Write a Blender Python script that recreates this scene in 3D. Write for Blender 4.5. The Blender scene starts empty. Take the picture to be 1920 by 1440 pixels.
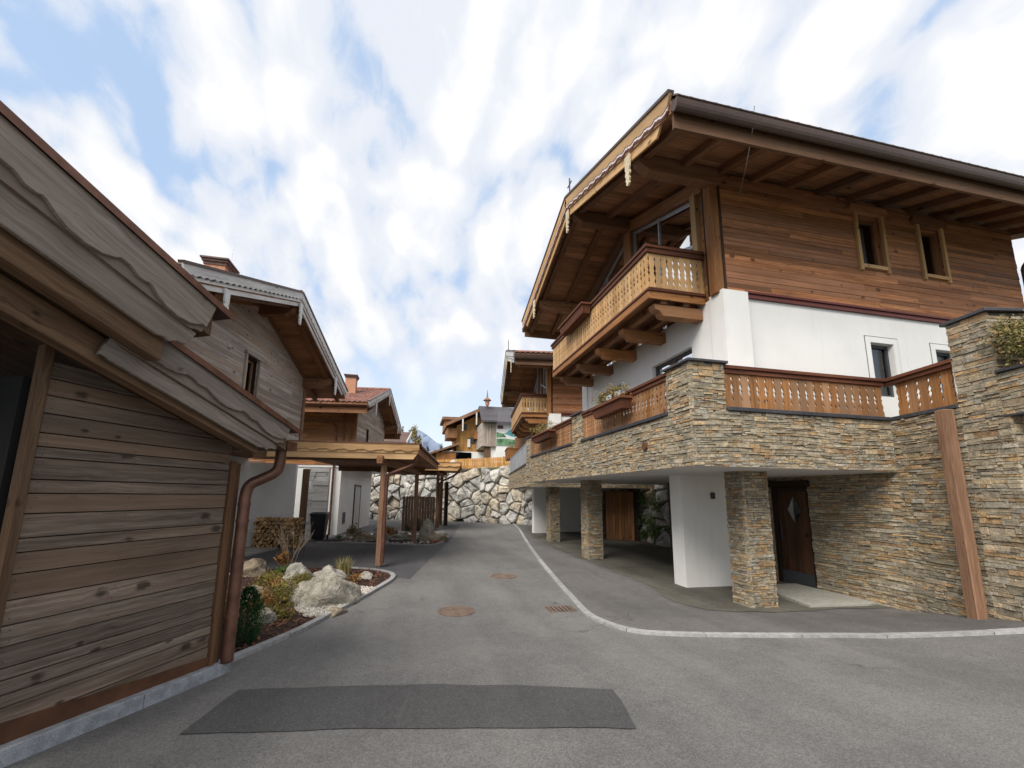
import bpy, bmesh, math, random
from mathutils import Vector, Matrix, noise
random.seed(7)
S = bpy.context.scene
COL = S.collection
# ---------------------------------------------------------------- camera
cam_d = bpy.data.cameras.new("camera"); cam = bpy.data.objects.new("camera", cam_d); COL.objects.link(cam)
cam_d.sensor_width = 36; cam_d.sensor_fit = 'HORIZONTAL'; cam_d.lens = 14.229
cam_d.shift_x = 0.01354; cam_d.shift_y = 0.0450
cam_d.clip_start = 0.05; cam_d.clip_end = 9000
RM = Matrix(((0.97864162, -0.04584227, -0.20039728), (-0.20511099, -0.15236816, -0.96680579), (0.01378641, 0.98726006, -0.15851658)))
cam.matrix_world = Matrix.Translation((0, 0, 1.85)) @ RM.to_4x4()
S.camera = cam
# ---------------------------------------------------------------- light
SUN_EL, SUN_AZ = math.radians(48), math.radians(226)      # azimuth clockwise from +Y: sun behind the left shoulder, veiled
sun_d = bpy.data.lights.new("sun", 'SUN'); sun_d.energy = 1.6; sun_d.angle = math.radians(40); sun_d.color = (1.0, .95, .87)
sun = bpy.data.objects.new("sun", sun_d); COL.objects.link(sun)
sv = Vector((math.sin(SUN_AZ)*math.cos(SUN_EL), math.cos(SUN_AZ)*math.cos(SUN_EL), math.sin(SUN_EL)))
sun.rotation_euler = (-sv).to_track_quat('-Z', 'Y').to_euler()
S.view_settings.view_transform = 'Standard'; S.view_settings.look = 'None'; S.view_settings.gamma = 1
S.view_settings.exposure = 1.6
S.render.resolution_x, S.render.resolution_y = 1024, 768

class NT:
    """small wrapper to write node trees tersely"""
    dim = '3D'
    def __init__(s, tree): s.t = tree
    def n(s, kind, **kw):
        nd = s.t.nodes.new(kind)
        for k, v in kw.items():
            if k.startswith('i_'): nd.inputs[k[2:].replace('_', ' ')].default_value = v
            else: setattr(nd, k, v)
        return nd
    def l(s, a, b): s.t.links.new(a, b)
    def val(s, x, sock):
        if isinstance(x, (int, float)): sock.default_value = x
        elif isinstance(x, (tuple, list)): sock.default_value = tuple(x) + ((1,) if len(x) == 3 and len(sock.default_value) == 4 else ())
        else: s.l(x, sock)
    def math(s, op, a, b=0.0, c=None, clamp=False):
        m = s.n('ShaderNodeMath', operation=op); m.use_clamp = clamp
        s.val(a, m.inputs[0]); s.val(b, m.inputs[1])
        if c is not None: s.val(c, m.inputs[2])
        return m.outputs[0]
    def mix(s, f, a, b, mode='MIX'):
        m = s.n('ShaderNodeMix', data_type='RGBA', blend_type=mode)
        s.val(f, m.inputs[0]); s.val(a, m.inputs[6]); s.val(b, m.inputs[7])
        return m.outputs[2]
    def ramp(s, f, stops, interp='LINEAR'):
        r = s.n('ShaderNodeValToRGB'); cr = r.color_ramp; cr.interpolation = interp
        while len(cr.elements) < len(stops): cr.elements.new(.5)
        for e, (p, c) in zip(cr.elements, stops):
            e.position = p; e.color = (c, c, c, 1) if isinstance(c, (int, float)) else tuple(c) + (1,)
        s.l(f, r.inputs[0]); return r.outputs[0]
    def maprange(s, v, a, b, c=0.0, d=1.0):
        m = s.n('ShaderNodeMapRange', interpolation_type='SMOOTHSTEP')
        s.val(v, m.inputs[0])
        for i, x in enumerate((a, b, c, d)): s.val(x, m.inputs[i+1])
        return m.outputs[0]
    def vec(s, op, a, b=(0, 0, 0)):
        m = s.n('ShaderNodeVectorMath', operation=op); s.val(a, m.inputs[0]); s.val(b, m.inputs[1]); return m.outputs[0]
    def noise(s, v, scale, detail=4, rough=.55, dist=0.0, out=0):
        m = s.n('ShaderNodeTexNoise', noise_dimensions=s.dim, i_Scale=scale, i_Detail=detail, i_Roughness=rough, i_Distortion=dist)
        s.l(v, m.inputs['Vector']); return m.outputs[out]
    def voro(s, v, scale, feature='F1', rand=1.0, out='Distance'):
        m = s.n('ShaderNodeTexVoronoi', feature=feature, i_Scale=scale, i_Randomness=rand)
        s.l(v, m.inputs['Vector']); return m.outputs[out]

# sky: Nishita with a broken sheet of small clouds
world = bpy.data.worlds.new("World"); S.world = world; world.use_nodes = True
world.node_tree.nodes.clear(); w = NT(world.node_tree); w.dim = '2D'
sky = w.n('ShaderNodeTexSky', sky_type='NISHITA', sun_disc=False, sun_elevation=SUN_EL, sun_rotation=SUN_AZ, altitude=800, air_density=1.0, dust_density=1.2)
tc = w.n('ShaderNodeTexCoord').outputs['Generated']
sp = w.n('ShaderNodeSeparateXYZ'); w.l(tc, sp.inputs[0])
zz = w.math('ADD', w.math('MAXIMUM', sp.outputs[2], 0.0), .9)
cb = w.n('ShaderNodeCombineXYZ'); w.l(w.math('DIVIDE', sp.outputs[0], zz), cb.inputs[0]); w.l(w.math('DIVIDE', sp.outputs[1], zz), cb.inputs[1])
p = w.vec('ADD', cb.outputs[0], (3.3, 1.7, 0))
rot = w.n('ShaderNodeMapping'); rot.inputs['Rotation'].default_value = (0, 0, math.radians(-35)); rot.inputs['Scale'].default_value = (1.0, .72, 1); w.l(p, rot.inputs[0]); p = rot.outputs[0]
wv = w.noise(p, 5.0, 3, .5, 0, 1)                          # warp field so that the puffs are not round cells
pw = w.vec('ADD', p, w.vec('MULTIPLY', w.vec('SUBTRACT', wv, (.5, .5, .5)), (.16, .16, 0)))
def puffs(scale):
    t = w.n('ShaderNodeTexVoronoi', feature='SMOOTH_F1', voronoi_dimensions='2D', i_Scale=scale, i_Randomness=1.0, i_Smoothness=.55); w.l(pw, t.inputs['Vector']); return t.outputs['Distance']
big = w.noise(p, 2.0, 2, .5); fine = w.noise(p, 27.0, 5, .6, .3)
cell = w.math('SUBTRACT', 1.0, puffs(10.5)); cell2 = w.math('SUBTRACT', 1.0, puffs(24.0))
dens = w.math('ADD', w.math('ADD', w.math('MULTIPLY', cell, .62), w.math('MULTIPLY', cell2, .26)), w.math('ADD', w.math('MULTIPLY', fine, .36), w.math('MULTIPLY', big, .52)))
cover = w.maprange(dens, .64, .90)
low = w.maprange(sp.outputs[2], .14, .40)                 # the cloud sheet thins out into clear pale sky near the horizon
cover = w.math('MULTIPLY', cover, w.math('ADD', w.math('MULTIPLY', low, .93), .07))
bright = w.maprange(w.math('ADD', w.math('ADD', w.math('MULTIPLY', cell, .6), w.math('MULTIPLY', cell2, .22)), w.math('MULTIPLY', fine, .3)), .56, .84)
cloud = w.mix(bright, (3.05, 3.2, 3.5), (3.9, 3.86, 3.82))
skyc = w.mix(.82, sky.outputs[0], (1.9, 2.5, 3.4))
hz = w.maprange(sp.outputs[2], 0.0, .45, 1.0, 0.0)
skyc = w.mix(w.math('MULTIPLY', hz, .85), skyc, (3.45, 3.8, 4.1))
fin = w.mix(cover, skyc, cloud)
bg = w.n('ShaderNodeBackground', i_Strength=.09); w.l(fin, bg.inputs[0])
wo = w.n('ShaderNodeOutputWorld'); w.l(bg.outputs[0], wo.inputs[0])

# ---------------------------------------------------------------- materials
def new_mat(name):
    m = bpy.data.materials.new(name); m.use_nodes = True; m.node_tree.nodes.clear(); t = NT(m.node_tree)
    b = t.n('ShaderNodeBsdfPrincipled'); o = t.n('ShaderNodeOutputMaterial'); t.l(b.outputs[0], o.inputs[0])
    return m, t, b
def bump(t, b, h, strength=.5, dist=.01):
    k = t.n('ShaderNodeBump', i_Strength=strength, i_Distance=dist); t.l(h, k.inputs['Height']); t.l(k.outputs[0], b.inputs['Normal'])
def rnd(t):
    a = t.n('ShaderNodeAttribute', attribute_name='rnd'); s = t.n('ShaderNodeSeparateColor'); t.l(a.outputs['Color'], s.inputs[0])
    return s.outputs[0], s.outputs[1], s.outputs[2]

def wood(name, dark, mid, light, tint=None, knots=0.0, rough=.72, grain=1.0, vary=.7, bumpy=.5):
    m, t, b = new_mat(name); r, g, bl = rnd(t)
    uv = t.n('ShaderNodeUVMap', uv_map='UVMap').outputs[0]
    off = t.n('ShaderNodeCombineXYZ'); t.l(t.math('MULTIPLY', bl, 37.), off.inputs[0]); t.l(t.math('MULTIPLY', g, 23.), off.inputs[1])
    v = t.vec('ADD', uv, off.outputs[0])
    kv = t.vec('MULTIPLY', v, (4.2, 7.0, 1)); kd = t.voro(kv, 1.0); kc = t.n('ShaderNodeSeparateColor')
    vk = t.n('ShaderNodeTexVoronoi', i_Scale=1.0); t.l(kv, vk.inputs['Vector']); t.l(vk.outputs['Color'], kc.inputs[0])
    kd = t.math('ADD', t.math('MULTIPLY', kd, t.math('ADD', t.math('MULTIPLY', kc.outputs[1], 1.1), .6)), t.math('MULTIPLY', t.math('SUBTRACT', t.noise(kv, 5.0, 3, .6), .5), .22))
    near = t.maprange(kd, .0, .5, 1.0, 0.0)
    bend = t.n('ShaderNodeCombineXYZ'); t.l(t.math('MULTIPLY', near, .022), bend.inputs[1])
    gv = t.vec('ADD', v, bend.outputs[0])
    n1 = t.noise(t.vec('MULTIPLY', gv, (.9*grain, 26*grain, 1)), 1.0, 5, .62, .15)
    n2 = t.noise(t.vec('MULTIPLY', gv, (5*grain, 150*grain, 1)), 1.0, 3, .6)
    n3 = t.noise(t.vec('MULTIPLY', v, (.7, 2.5, 1)), 1.0, 3, .5)
    f = t.math('ADD', t.math('MULTIPLY', n1, .6), t.math('MULTIPLY', n2, .4))
    c = t.ramp(f, [(.33, dark), (.5, mid), (.68, light)])
    if tint: c = t.mix(t.math('MULTIPLY', t.maprange(t.math('ADD', t.math('MULTIPLY', g, .7), t.math('MULTIPLY', n3, .6)), .45, .95), .6), c, tint)
    val = t.math('ADD', t.math('MULTIPLY', r, vary), 1 - vary*.5)
    val = t.math('MULTIPLY', val, t.maprange(n3, .25, .75, .78, 1.2))
    sc = t.n('ShaderNodeVectorMath', operation='SCALE'); t.l(c, sc.inputs[0]); t.l(val, sc.inputs['Scale']); c = sc.outputs[0]
    chk = t.maprange(t.noise(t.vec('MULTIPLY', v, (2.2, 95, 1)), 1.0, 2, .5), .70, .76)      # drying checks
    c = t.mix(t.math('MULTIPLY', chk, .45), c, tuple(x*.35 for x in dark))
    if knots:
        k = t.math('MULTIPLY', t.maprange(kd, .10, .23, 1.0, 0.0), t.math('GREATER_THAN', kc.outputs[0], 1 - knots))
        c = t.mix(t.math('MULTIPLY', k, .75), c, tuple(x*.22 for x in dark))
    t.l(c, b.inputs['Base Color']); b.inputs['Roughness'].default_value = rough; b.inputs['Specular IOR Level'].default_value = .25
    bump(t, b, f, bumpy, .004)
    return m

def flat(name, col, rough=.6, metal=0.0, nscale=14, nvar=.25, bmp=.15, spec=.4, vary=.0, dist=.004):
    m, t, b = new_mat(name); o = t.n('ShaderNodeTexCoord').outputs['Object']
    n = t.noise(o, nscale, 5, .6); n2 = t.noise(o, nscale*.09, 3, .5)
    f = t.math('MULTIPLY', t.maprange(n, .25, .75, 1 - nvar, 1 + nvar*.6), t.maprange(n2, .3, .7, 1 - nvar*.6, 1 + nvar*.3))
    if vary:
        r, g, bl = rnd(t); f = t.math('MULTIPLY', f, t.math('ADD', t.math('MULTIPLY', r, vary), 1 - vary*.5))
    sc = t.n('ShaderNodeVectorMath', operation='SCALE'); sc.inputs[0].default_value = col[:3]; t.l(f, sc.inputs['Scale'])
    t.l(sc.outputs[0], b.inputs['Base Color']); b.inputs['Roughness'].default_value = rough; b.inputs['Metallic'].default_value = metal
    b.inputs['Specular IOR Level'].default_value = spec
    if bmp: bump(t, b, n, bmp, dist)
    return m

def stone(name, stops, scale=9, rough=.85, bmp=.8, dist=.02, vary=.5):
    m, t, b = new_mat(name); r, g, bl = rnd(t); o = t.n('ShaderNodeTexCoord').outputs['Object']
    off = t.n('ShaderNodeCombineXYZ'); t.l(t.math('MULTIPLY', bl, 9.), off.inputs[2]); v = t.vec('ADD', o, off.outputs[0])
    n = t.noise(v, scale, 6, .62, .4); n2 = t.noise(v, scale*5, 4, .65); n3 = t.noise(v, scale*.25, 3, .5)
    c = t.ramp(t.math('ADD', t.math('MULTIPLY', r, .8), t.math('MULTIPLY', n3, .22)), stops)
    f = t.math('MULTIPLY', t.maprange(n, .25, .75, .62, 1.3), t.maprange(n2, .25, .75, .75, 1.2))
    f = t.math('MULTIPLY', f, t.math('ADD', t.math('MULTIPLY', g, vary), 1 - vary*.5))
    sc = t.n('ShaderNodeVectorMath', operation='SCALE'); t.l(c, sc.inputs[0]); t.l(f, sc.inputs['Scale'])
    t.l(sc.outputs[0], b.inputs['Base Color']); b.inputs['Roughness'].default_value = rough; b.inputs['Specular IOR Level'].default_value = .25
    rdg = t.math('MULTIPLY', t.math('ABSOLUTE', t.math('SUBTRACT', t.noise(v, scale*.8, 5, .65, .8), .5)), 2.2)
    bump(t, b, t.math('ADD', t.math('ADD', n, rdg), t.math('MULTIPLY', n2, .4)), bmp, dist)
    return m

def asphalt(name, a, bcol, patchy=.5, tint=(1, 1, 1)):
    m, t, b = new_mat(name); o = t.n('ShaderNodeTexCoord').outputs['Object']
    sp1 = t.voro(o, 95, 'F1', 1.0, 'Color'); sepc = t.n('ShaderNodeSeparateColor'); t.l(sp1, sepc.inputs[0])
    speck = t.noise(o, 170, 3, .7); mid = t.noise(o, 5.5, 6, .65, .3); bigs = t.noise(o, .55, 5, .6, .5)
    rd = t.n('ShaderNodeMapping'); rd.inputs['Rotation'].default_value = (0, 0, math.radians(14)); rd.inputs['Scale'].default_value = (1.5, .12, 1); t.l(o, rd.inputs[0])
    trk = t.noise(rd.outputs[0], 1.0, 4, .6)
    f = t.math('ADD', t.math('ADD', t.math('MULTIPLY', bigs, .5), t.math('MULTIPLY', mid, .25)), t.math('MULTIPLY', trk, .35))
    c = t.mix(t.maprange(f, .36, .74), a, bcol)
    cr = t.voro(t.vec('ADD', o, t.vec('MULTIPLY', t.noise(o, 1.3, 3, .6, 0, 1), (.9, .9, 0))), .42, 'DISTANCE_TO_EDGE')
    crk = t.math('MULTIPLY', t.maprange(cr, .0, .006, 1.0, 0.0), t.maprange(t.noise(o, .5, 2, .5), .52, .6))
    c = t.mix(t.math('MULTIPLY', crk, .6), c, (.03, .03, .03))
    g = t.math('MULTIPLY', t.maprange(speck, .25, .75, .68, 1.32), t.maprange(sepc.outputs[0], 0.0, 1.0, .8, 1.2))
    light = t.math('GREATER_THAN', sepc.outputs[1], .965)          # pale chips of grit in the surface
    sc = t.n('ShaderNodeVectorMath', operation='SCALE'); t.l(c, sc.inputs[0]); t.l(g, sc.inputs['Scale'])
    c = t.mix(t.math('MULTIPLY', light, .22*min(1, patchy*2)), sc.outputs[0], (.3, .295, .28))
    scuff = t.maprange(t.noise(t.vec('MULTIPLY', o, (2.2, .8, 1)), 1.6, 7, .7, 1.2), .565, .76)
    c = t.mix(t.math('MULTIPLY', scuff, patchy*.55), c, (.2, .195, .19))
    t.l(c, b.inputs['Base Color']); b.inputs['Roughness'].default_value = .82; b.inputs['Specular IOR Level'].default_value = .35
    bump(t, b, t.math('ADD', speck, t.math('MULTIPLY', sepc.outputs[2], .6)), .55, .006)
    return m

def glass_mat(name, tint=(.6, .63, .65), gloss=.0):
    m = bpy.data.materials.new(name); m.use_nodes = True; m.node_tree.nodes.clear(); t = NT(m.node_tree)
    tr = t.n('ShaderNodeBsdfTransparent'); tr.inputs[0].default_value = tint + (1,)
    gl = t.n('ShaderNodeBsdfGlossy', i_Roughness=.02); lw = t.n('ShaderNodeFresnel', i_IOR=1.5)
    mx = t.n('ShaderNodeMixShader'); t.l(t.math('ADD', t.math('MULTIPLY', lw.outputs[0], 1.0), gloss, clamp=True), mx.inputs[0])
    t.l(tr.outputs[0], mx.inputs[1]); t.l(gl.outputs[0], mx.inputs[2])
    o = t.n('ShaderNodeOutputMaterial'); t.l(mx.outputs[0], o.inputs[0]); return m

def leaf(name, cols, rough=.6, trans=.15):
    m, t, b = new_mat(name); r, g, bl = rnd(t)
    c = t.ramp(r, [(i/(len(cols)-1), c) for i, c in enumerate(cols)])
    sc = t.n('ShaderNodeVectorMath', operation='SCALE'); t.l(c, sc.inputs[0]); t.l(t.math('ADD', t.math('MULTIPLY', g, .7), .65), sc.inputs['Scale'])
    t.l(sc.outputs[0], b.inputs['Base Color']); b.inputs['Roughness'].default_value = rough; b.inputs['Specular IOR Level'].default_value = .25
    return m

M = {}
M['barn']   = wood('brown_spruce_cladding', (0.1303, 0.0497, 0.0213), (0.3079, 0.1279, 0.0533), (0.4855, 0.2308, 0.1065), tint=(0.2249, 0.1124, 0.0652), knots=.35, vary=.7)
M['beam']   = wood('brown_beam_wood', (0.1045, 0.0453, 0.0200), (0.2178, 0.1029, 0.0471), (0.3223, 0.1698, 0.0827), tint=(0.1045, 0.0697, 0.0480), knots=.3, vary=.5)
M['orange'] = wood('orange_brown_wood', (0.1445, 0.05525, 0.0187), (0.2975, 0.1275, 0.0442), (0.408, 0.204, 0.085), tint=(0.2125, 0.119, 0.068), knots=.25, vary=.5)
M['gold']   = wood('golden_larch_boards', (.27, .135, .05), (.47, .27, .115), (.6, .39, .19), tint=(.46, .3, .16), knots=.12, vary=.4, bumpy=.3)
M['railw']  = wood('reddish_stained_wood', (0.063, 0.0216, 0.0117), (0.117, 0.0414, 0.0216), (0.171, 0.0702, 0.0378), vary=.4)
M['rail2']  = wood('orange_balustrade_boards', (.16, .06, .02), (.3, .135, .048), (.42, .22, .095), tint=(.26, .17, .11), knots=.15, vary=.5)
M['grey']   = wood('weathered_grey_brown_boards', (0.0672, 0.0470, 0.0336), (0.1624, 0.1210, 0.0918), (0.3024, 0.2408, 0.1926), tint=(0.2240, 0.1400, 0.0874), knots=.7, vary=.42, bumpy=.9)
M['greyv']  = wood('weathered_verge_boards', (0.1292, 0.0985, 0.0775), (0.2422, 0.1978, 0.1640), (0.3391, 0.2907, 0.2503), tint=(0.2342, 0.1696, 0.1211), knots=.2, vary=.35, bumpy=.6)
M['pale']   = wood('silvered_barn_cladding', (0.2296, 0.1804, 0.1476), (0.3936, 0.3362, 0.2952), (0.5412, 0.5002, 0.4592), tint=(0.2952, 0.205, 0.1312), knots=.3, vary=.45)
M['silver'] = wood('silver_grey_verge_boards', (.42, .4, .38), (.62, .6, .58), (.76, .75, .73), knots=.1, vary=.25)
M['soffit'] = wood('brown_soffit_boards', (0.1639, 0.0777, 0.0389), (0.3275, 0.1639, 0.0819), (0.4402, 0.2508, 0.1331), knots=.2, vary=.5)
M['shedbm'] = wood('shed_brown_beam', (0.068, 0.0384, 0.0208), (0.14, 0.08, 0.0448), (0.224, 0.14, 0.0816), knots=.2, vary=.4)
M['post']   = wood('reddish_post_wood', (.12, .06, .034), (.235, .13, .078), (.35, .215, .14), knots=.2, vary=.3)
M['honey']  = wood('honey_orange_cladding', (.28, .125, .035), (.46, .24, .075), (.58, .34, .13), knots=.15, vary=.35, bumpy=.3)
M['blackw'] = wood('dark_stained_wood', (.012, .007, .005), (.03, .016, .01), (.055, .03, .018), vary=.5)
M['doorw']  = wood('dark_oak_door_wood', (.035, .016, .008), (.075, .034, .017), (.12, .06, .03), knots=.3, vary=.6)
def plaster(name):
    m, t, b = new_mat(name); o = t.n('ShaderNodeTexCoord').outputs['Object']
    tr = t.noise(o, 26, 6, .65); cl = t.noise(o, .9, 4, .55); st = t.noise(t.vec('MULTIPLY', o, (7, 7, .55)), 1.0, 4, .6)
    f = t.math('MULTIPLY', t.maprange(cl, .3, .7, .92, 1.02), t.maprange(st, .52, .8, 1.0, .91))
    sc = t.n('ShaderNodeVectorMath', operation='SCALE'); sc.inputs[0].default_value = (.80, .785, .755); t.l(f, sc.inputs['Scale'])
    t.l(sc.outputs[0], b.inputs['Base Color']); b.inputs['Roughness'].default_value = .9; b.inputs['Specular IOR Level'].default_value = .15
    bump(t, b, t.math('ADD', tr, t.math('MULTIPLY', cl, 1.5)), .35, .006); return m
M['white']  = plaster('white_lime_plaster')
M['soffw']  = flat('painted_concrete_soffit', (.62, .6, .58), .8, nscale=8, nvar=.1, bmp=.1)
M['slate']  = flat('dark_slate_coping', (.055, .055, .062), .55, nscale=25, nvar=.35, bmp=.3)
M['granite']= flat('pale_granite_kerb', (.33, .325, .32), .8, nscale=160, nvar=.35, bmp=.4, vary=.3)
M['plinth'] = flat('grey_granite_plinth', (.36, .37, .39), .8, nscale=140, nvar=.4, bmp=.4)
M['copper'] = flat('weathered_copper', (.2, .1, .068), .45, metal=.65, nscale=7, nvar=.35, bmp=.05)
M['brownm'] = flat('brown_painted_metal', (.075, .042, .03), .45, nscale=9, nvar=.2, bmp=.05)
M['rustm']  = flat('rust_brown_flashing', (.12, .052, .025), .6, nscale=6, nvar=.35, bmp=.1)
M['iron']   = flat('rusted_cast_iron', (.17, .118, .09), .75, nscale=60, nvar=.45, bmp=.4)
M['dark']   = flat('unlit_interior_black', (.012, .011, .01), .9, nscale=5, nvar=.1, bmp=0)  # black colour paints the shade of unlit rooms, shed inside and drain
M['anth']   = flat('anthracite_frame', (.05, .053, .058), .45, nscale=20, nvar=.1, bmp=.03)
M['bin']    = flat('black_plastic', (.016, .017, .02), .42, nscale=20, nvar=.15, bmp=.05)
M['curtain']= flat('light_grey_curtain', (.5, .5, .52), .9, nscale=12, nvar=.12, bmp=.1)
M['zinc']   = flat('galvanised_metal', (.4, .42, .45), .45, metal=.6, nscale=15, nvar=.2, bmp=.04)
M['red']    = flat('oxblood_paint', (.13, .03, .022), .55, nscale=18, nvar=.2, bmp=.05)
M['pinkw']  = flat('off_white_paint', (.72, .62, .62), .6, nscale=18, nvar=.12, bmp=.05)
M['cream']  = flat('bleached_carved_wood', (.6, .5, .34), .7, nscale=22, nvar=.25, bmp=.2)
M['whitec'] = flat('white_carved_wood', (.72, .71, .69), .7, nscale=22, nvar=.15, bmp=.2)
M['tile']   = flat('red_clay_roof_tile', (.25, .11, .08), .7, nscale=9, nvar=.45, bmp=.2, vary=.5)
M['tilebr'] = flat('brown_clay_roof_tile', (.13, .075, .06), .7, nscale=9, nvar=.4, bmp=.2, vary=.4)
M['tilegr'] = flat('dark_grey_roof_tile', (.075, .068, .075), .6, nscale=9, nvar=.3, bmp=.2, vary=.35)
M['brickc'] = flat('orange_chimney_render', (.5, .25, .15), .8, nscale=12, nvar=.25, bmp=.2)
M['pane']   = glass_mat('window_glass', (.55, .58, .6), .04)
M['bigpane']= glass_mat('gable_glass', (.3, .32, .33), .10)
M['step']   = flat('pale_concrete_step', (.34, .33, .29), .8, nscale=20, nvar=.2, bmp=.15)
M['stone']  = stone('ledge_stone', [(.0, (.23, .2, .155)), (.15, (.29, .25, .185)), (.3, (.34, .285, .2)), (.42, (.3, .275, .225)), (.54, (.37, .285, .175)), (.68, (.33, .285, .215)), (.82, (.39, .265, .14)), (.92, (.31, .2, .115)), (1., (.42, .36, .27))], 9, bmp=1.0, dist=.014, vary=.5)
M['mortar'] = flat('dark_joint_backing', (.1, .085, .062), .95, nscale=40, nvar=.3, bmp=.3)
M['boulder']= stone('pale_limestone_block', [(.0, (0.3529, 0.3480, 0.3333)), (.3, (0.4510, 0.4363, 0.4020)), (.55, (0.4902, 0.4706, 0.4314)), (.8, (0.4608, 0.3922, 0.2941)), (1., (0.5294, 0.5098, 0.4608))], 3.5, bmp=1.0, dist=.06, vary=.45)
M['rock']   = stone('garden_limestone', [(.0, (0.3240, 0.3060, 0.2610)), (.5, (0.4140, 0.3870, 0.3330)), (1., (0.3780, 0.3330, 0.2520))], 6, bmp=1.2, dist=.05, vary=.3)
M['rockbr'] = stone('brown_garden_rock', [(.0, (.24, .2, .15)), (.5, (.32, .27, .2)), (1., (.28, .22, .15))], 6, bmp=.9, dist=.03, vary=.3)
M['gravel'] = stone('white_marble_gravel', [(.0, (.34, .31, .27)), (.5, (.5, .47, .42)), (1., (.42, .35, .27))], 30, bmp=.3, dist=.004, vary=.5)
M['mulch']  = flat('bark_mulch', (.085, .042, .027), .95, nscale=70, nvar=.6, bmp=.9, vary=.9, dist=.02)
M['chip']   = flat('red_brown_bark_chip', (.15, .062, .036), .9, nscale=50, nvar=.4, bmp=.3, vary=1.1)
M['asph']   = asphalt('road_asphalt', (0.1067, 0.1038, 0.1018), (0.1794, 0.1727, 0.1649), .5)
M['asphl']  = asphalt('driveway_asphalt', (.06, .061, .066), (.115, .113, .115), .35)
M['pave']   = asphalt('pavement_asphalt', (.085, .08, .079), (.15, .142, .135), .45)
M['pavein'] = asphalt('carport_concrete', (.06, .056, .046), (.15, .14, .112), .3)
M['patch']  = asphalt('patched_asphalt', (.056, .055, .056), (.082, .081, .08), .35)
M['hill']   = flat('hillside_grass', (.075, .09, .04), .95, nscale=3, nvar=.5, bmp=.2)
M['mtn']    = flat('hazy_mountain_rock', (.2, .24, .33), .95, nscale=.004, nvar=.35, bmp=0)  # bluish tone puts the haze of distance into the rock colour
M['conif']  = leaf('dark_conifer_needles', [(.012, .03, .012), (.025, .06, .018), (.045, .09, .03)])
M['yew']    = leaf('yew_needles', [(.012, .04, .014), (.03, .085, .022), (.06, .13, .04)])
M['ylw']    = leaf('yellow_green_leaves', [(.06, .07, .015), (.17, .14, .022), (.14, .13, .03), (.21, .13, .03)])
M['rusty']  = leaf('russet_leaves', [(.16, .06, .02), (.28, .12, .035), (.2, .15, .04)])
M['org']    = leaf('orange_dead_leaves', [(.22, .075, .03), (.36, .14, .06), (.28, .1, .05)])
M['grassy'] = leaf('dry_grass_blades', [(.28, .22, .08), (.36, .3, .14), (.2, .2, .06)])
M['green']  = leaf('green_leaves', [(.04, .09, .015), (.08, .15, .03), (.12, .16, .04)])
M['ivyl']   = leaf('olive_ivy_leaves', [(.06, .055, .018), (.13, .12, .035), (.2, .18, .06), (.2, .11, .05)])
M['dryfl']  = leaf('dry_flower_foliage', [(.2, .15, .05), (.3, .22, .08), (.16, .16, .05), (.26, .12, .04)])
M['tan']    = leaf('tan_larch_needles', [(.16, .13, .05), (.26, .2, .07), (.2, .17, .06)])
M['twig']   = flat('pale_bare_twigs', (.3, .23, .17), .8, nscale=30, nvar=.2, bmp=.1)
M['bark']   = flat('dark_tree_bark', (.06, .045, .032), .9, nscale=20, nvar=.3, bmp=.4)
M['logend'] = flat('split_firewood', (.68, .41, .19), .85, nscale=16, nvar=.5, bmp=.4, vary=.9)
M['mural']  = None
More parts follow.
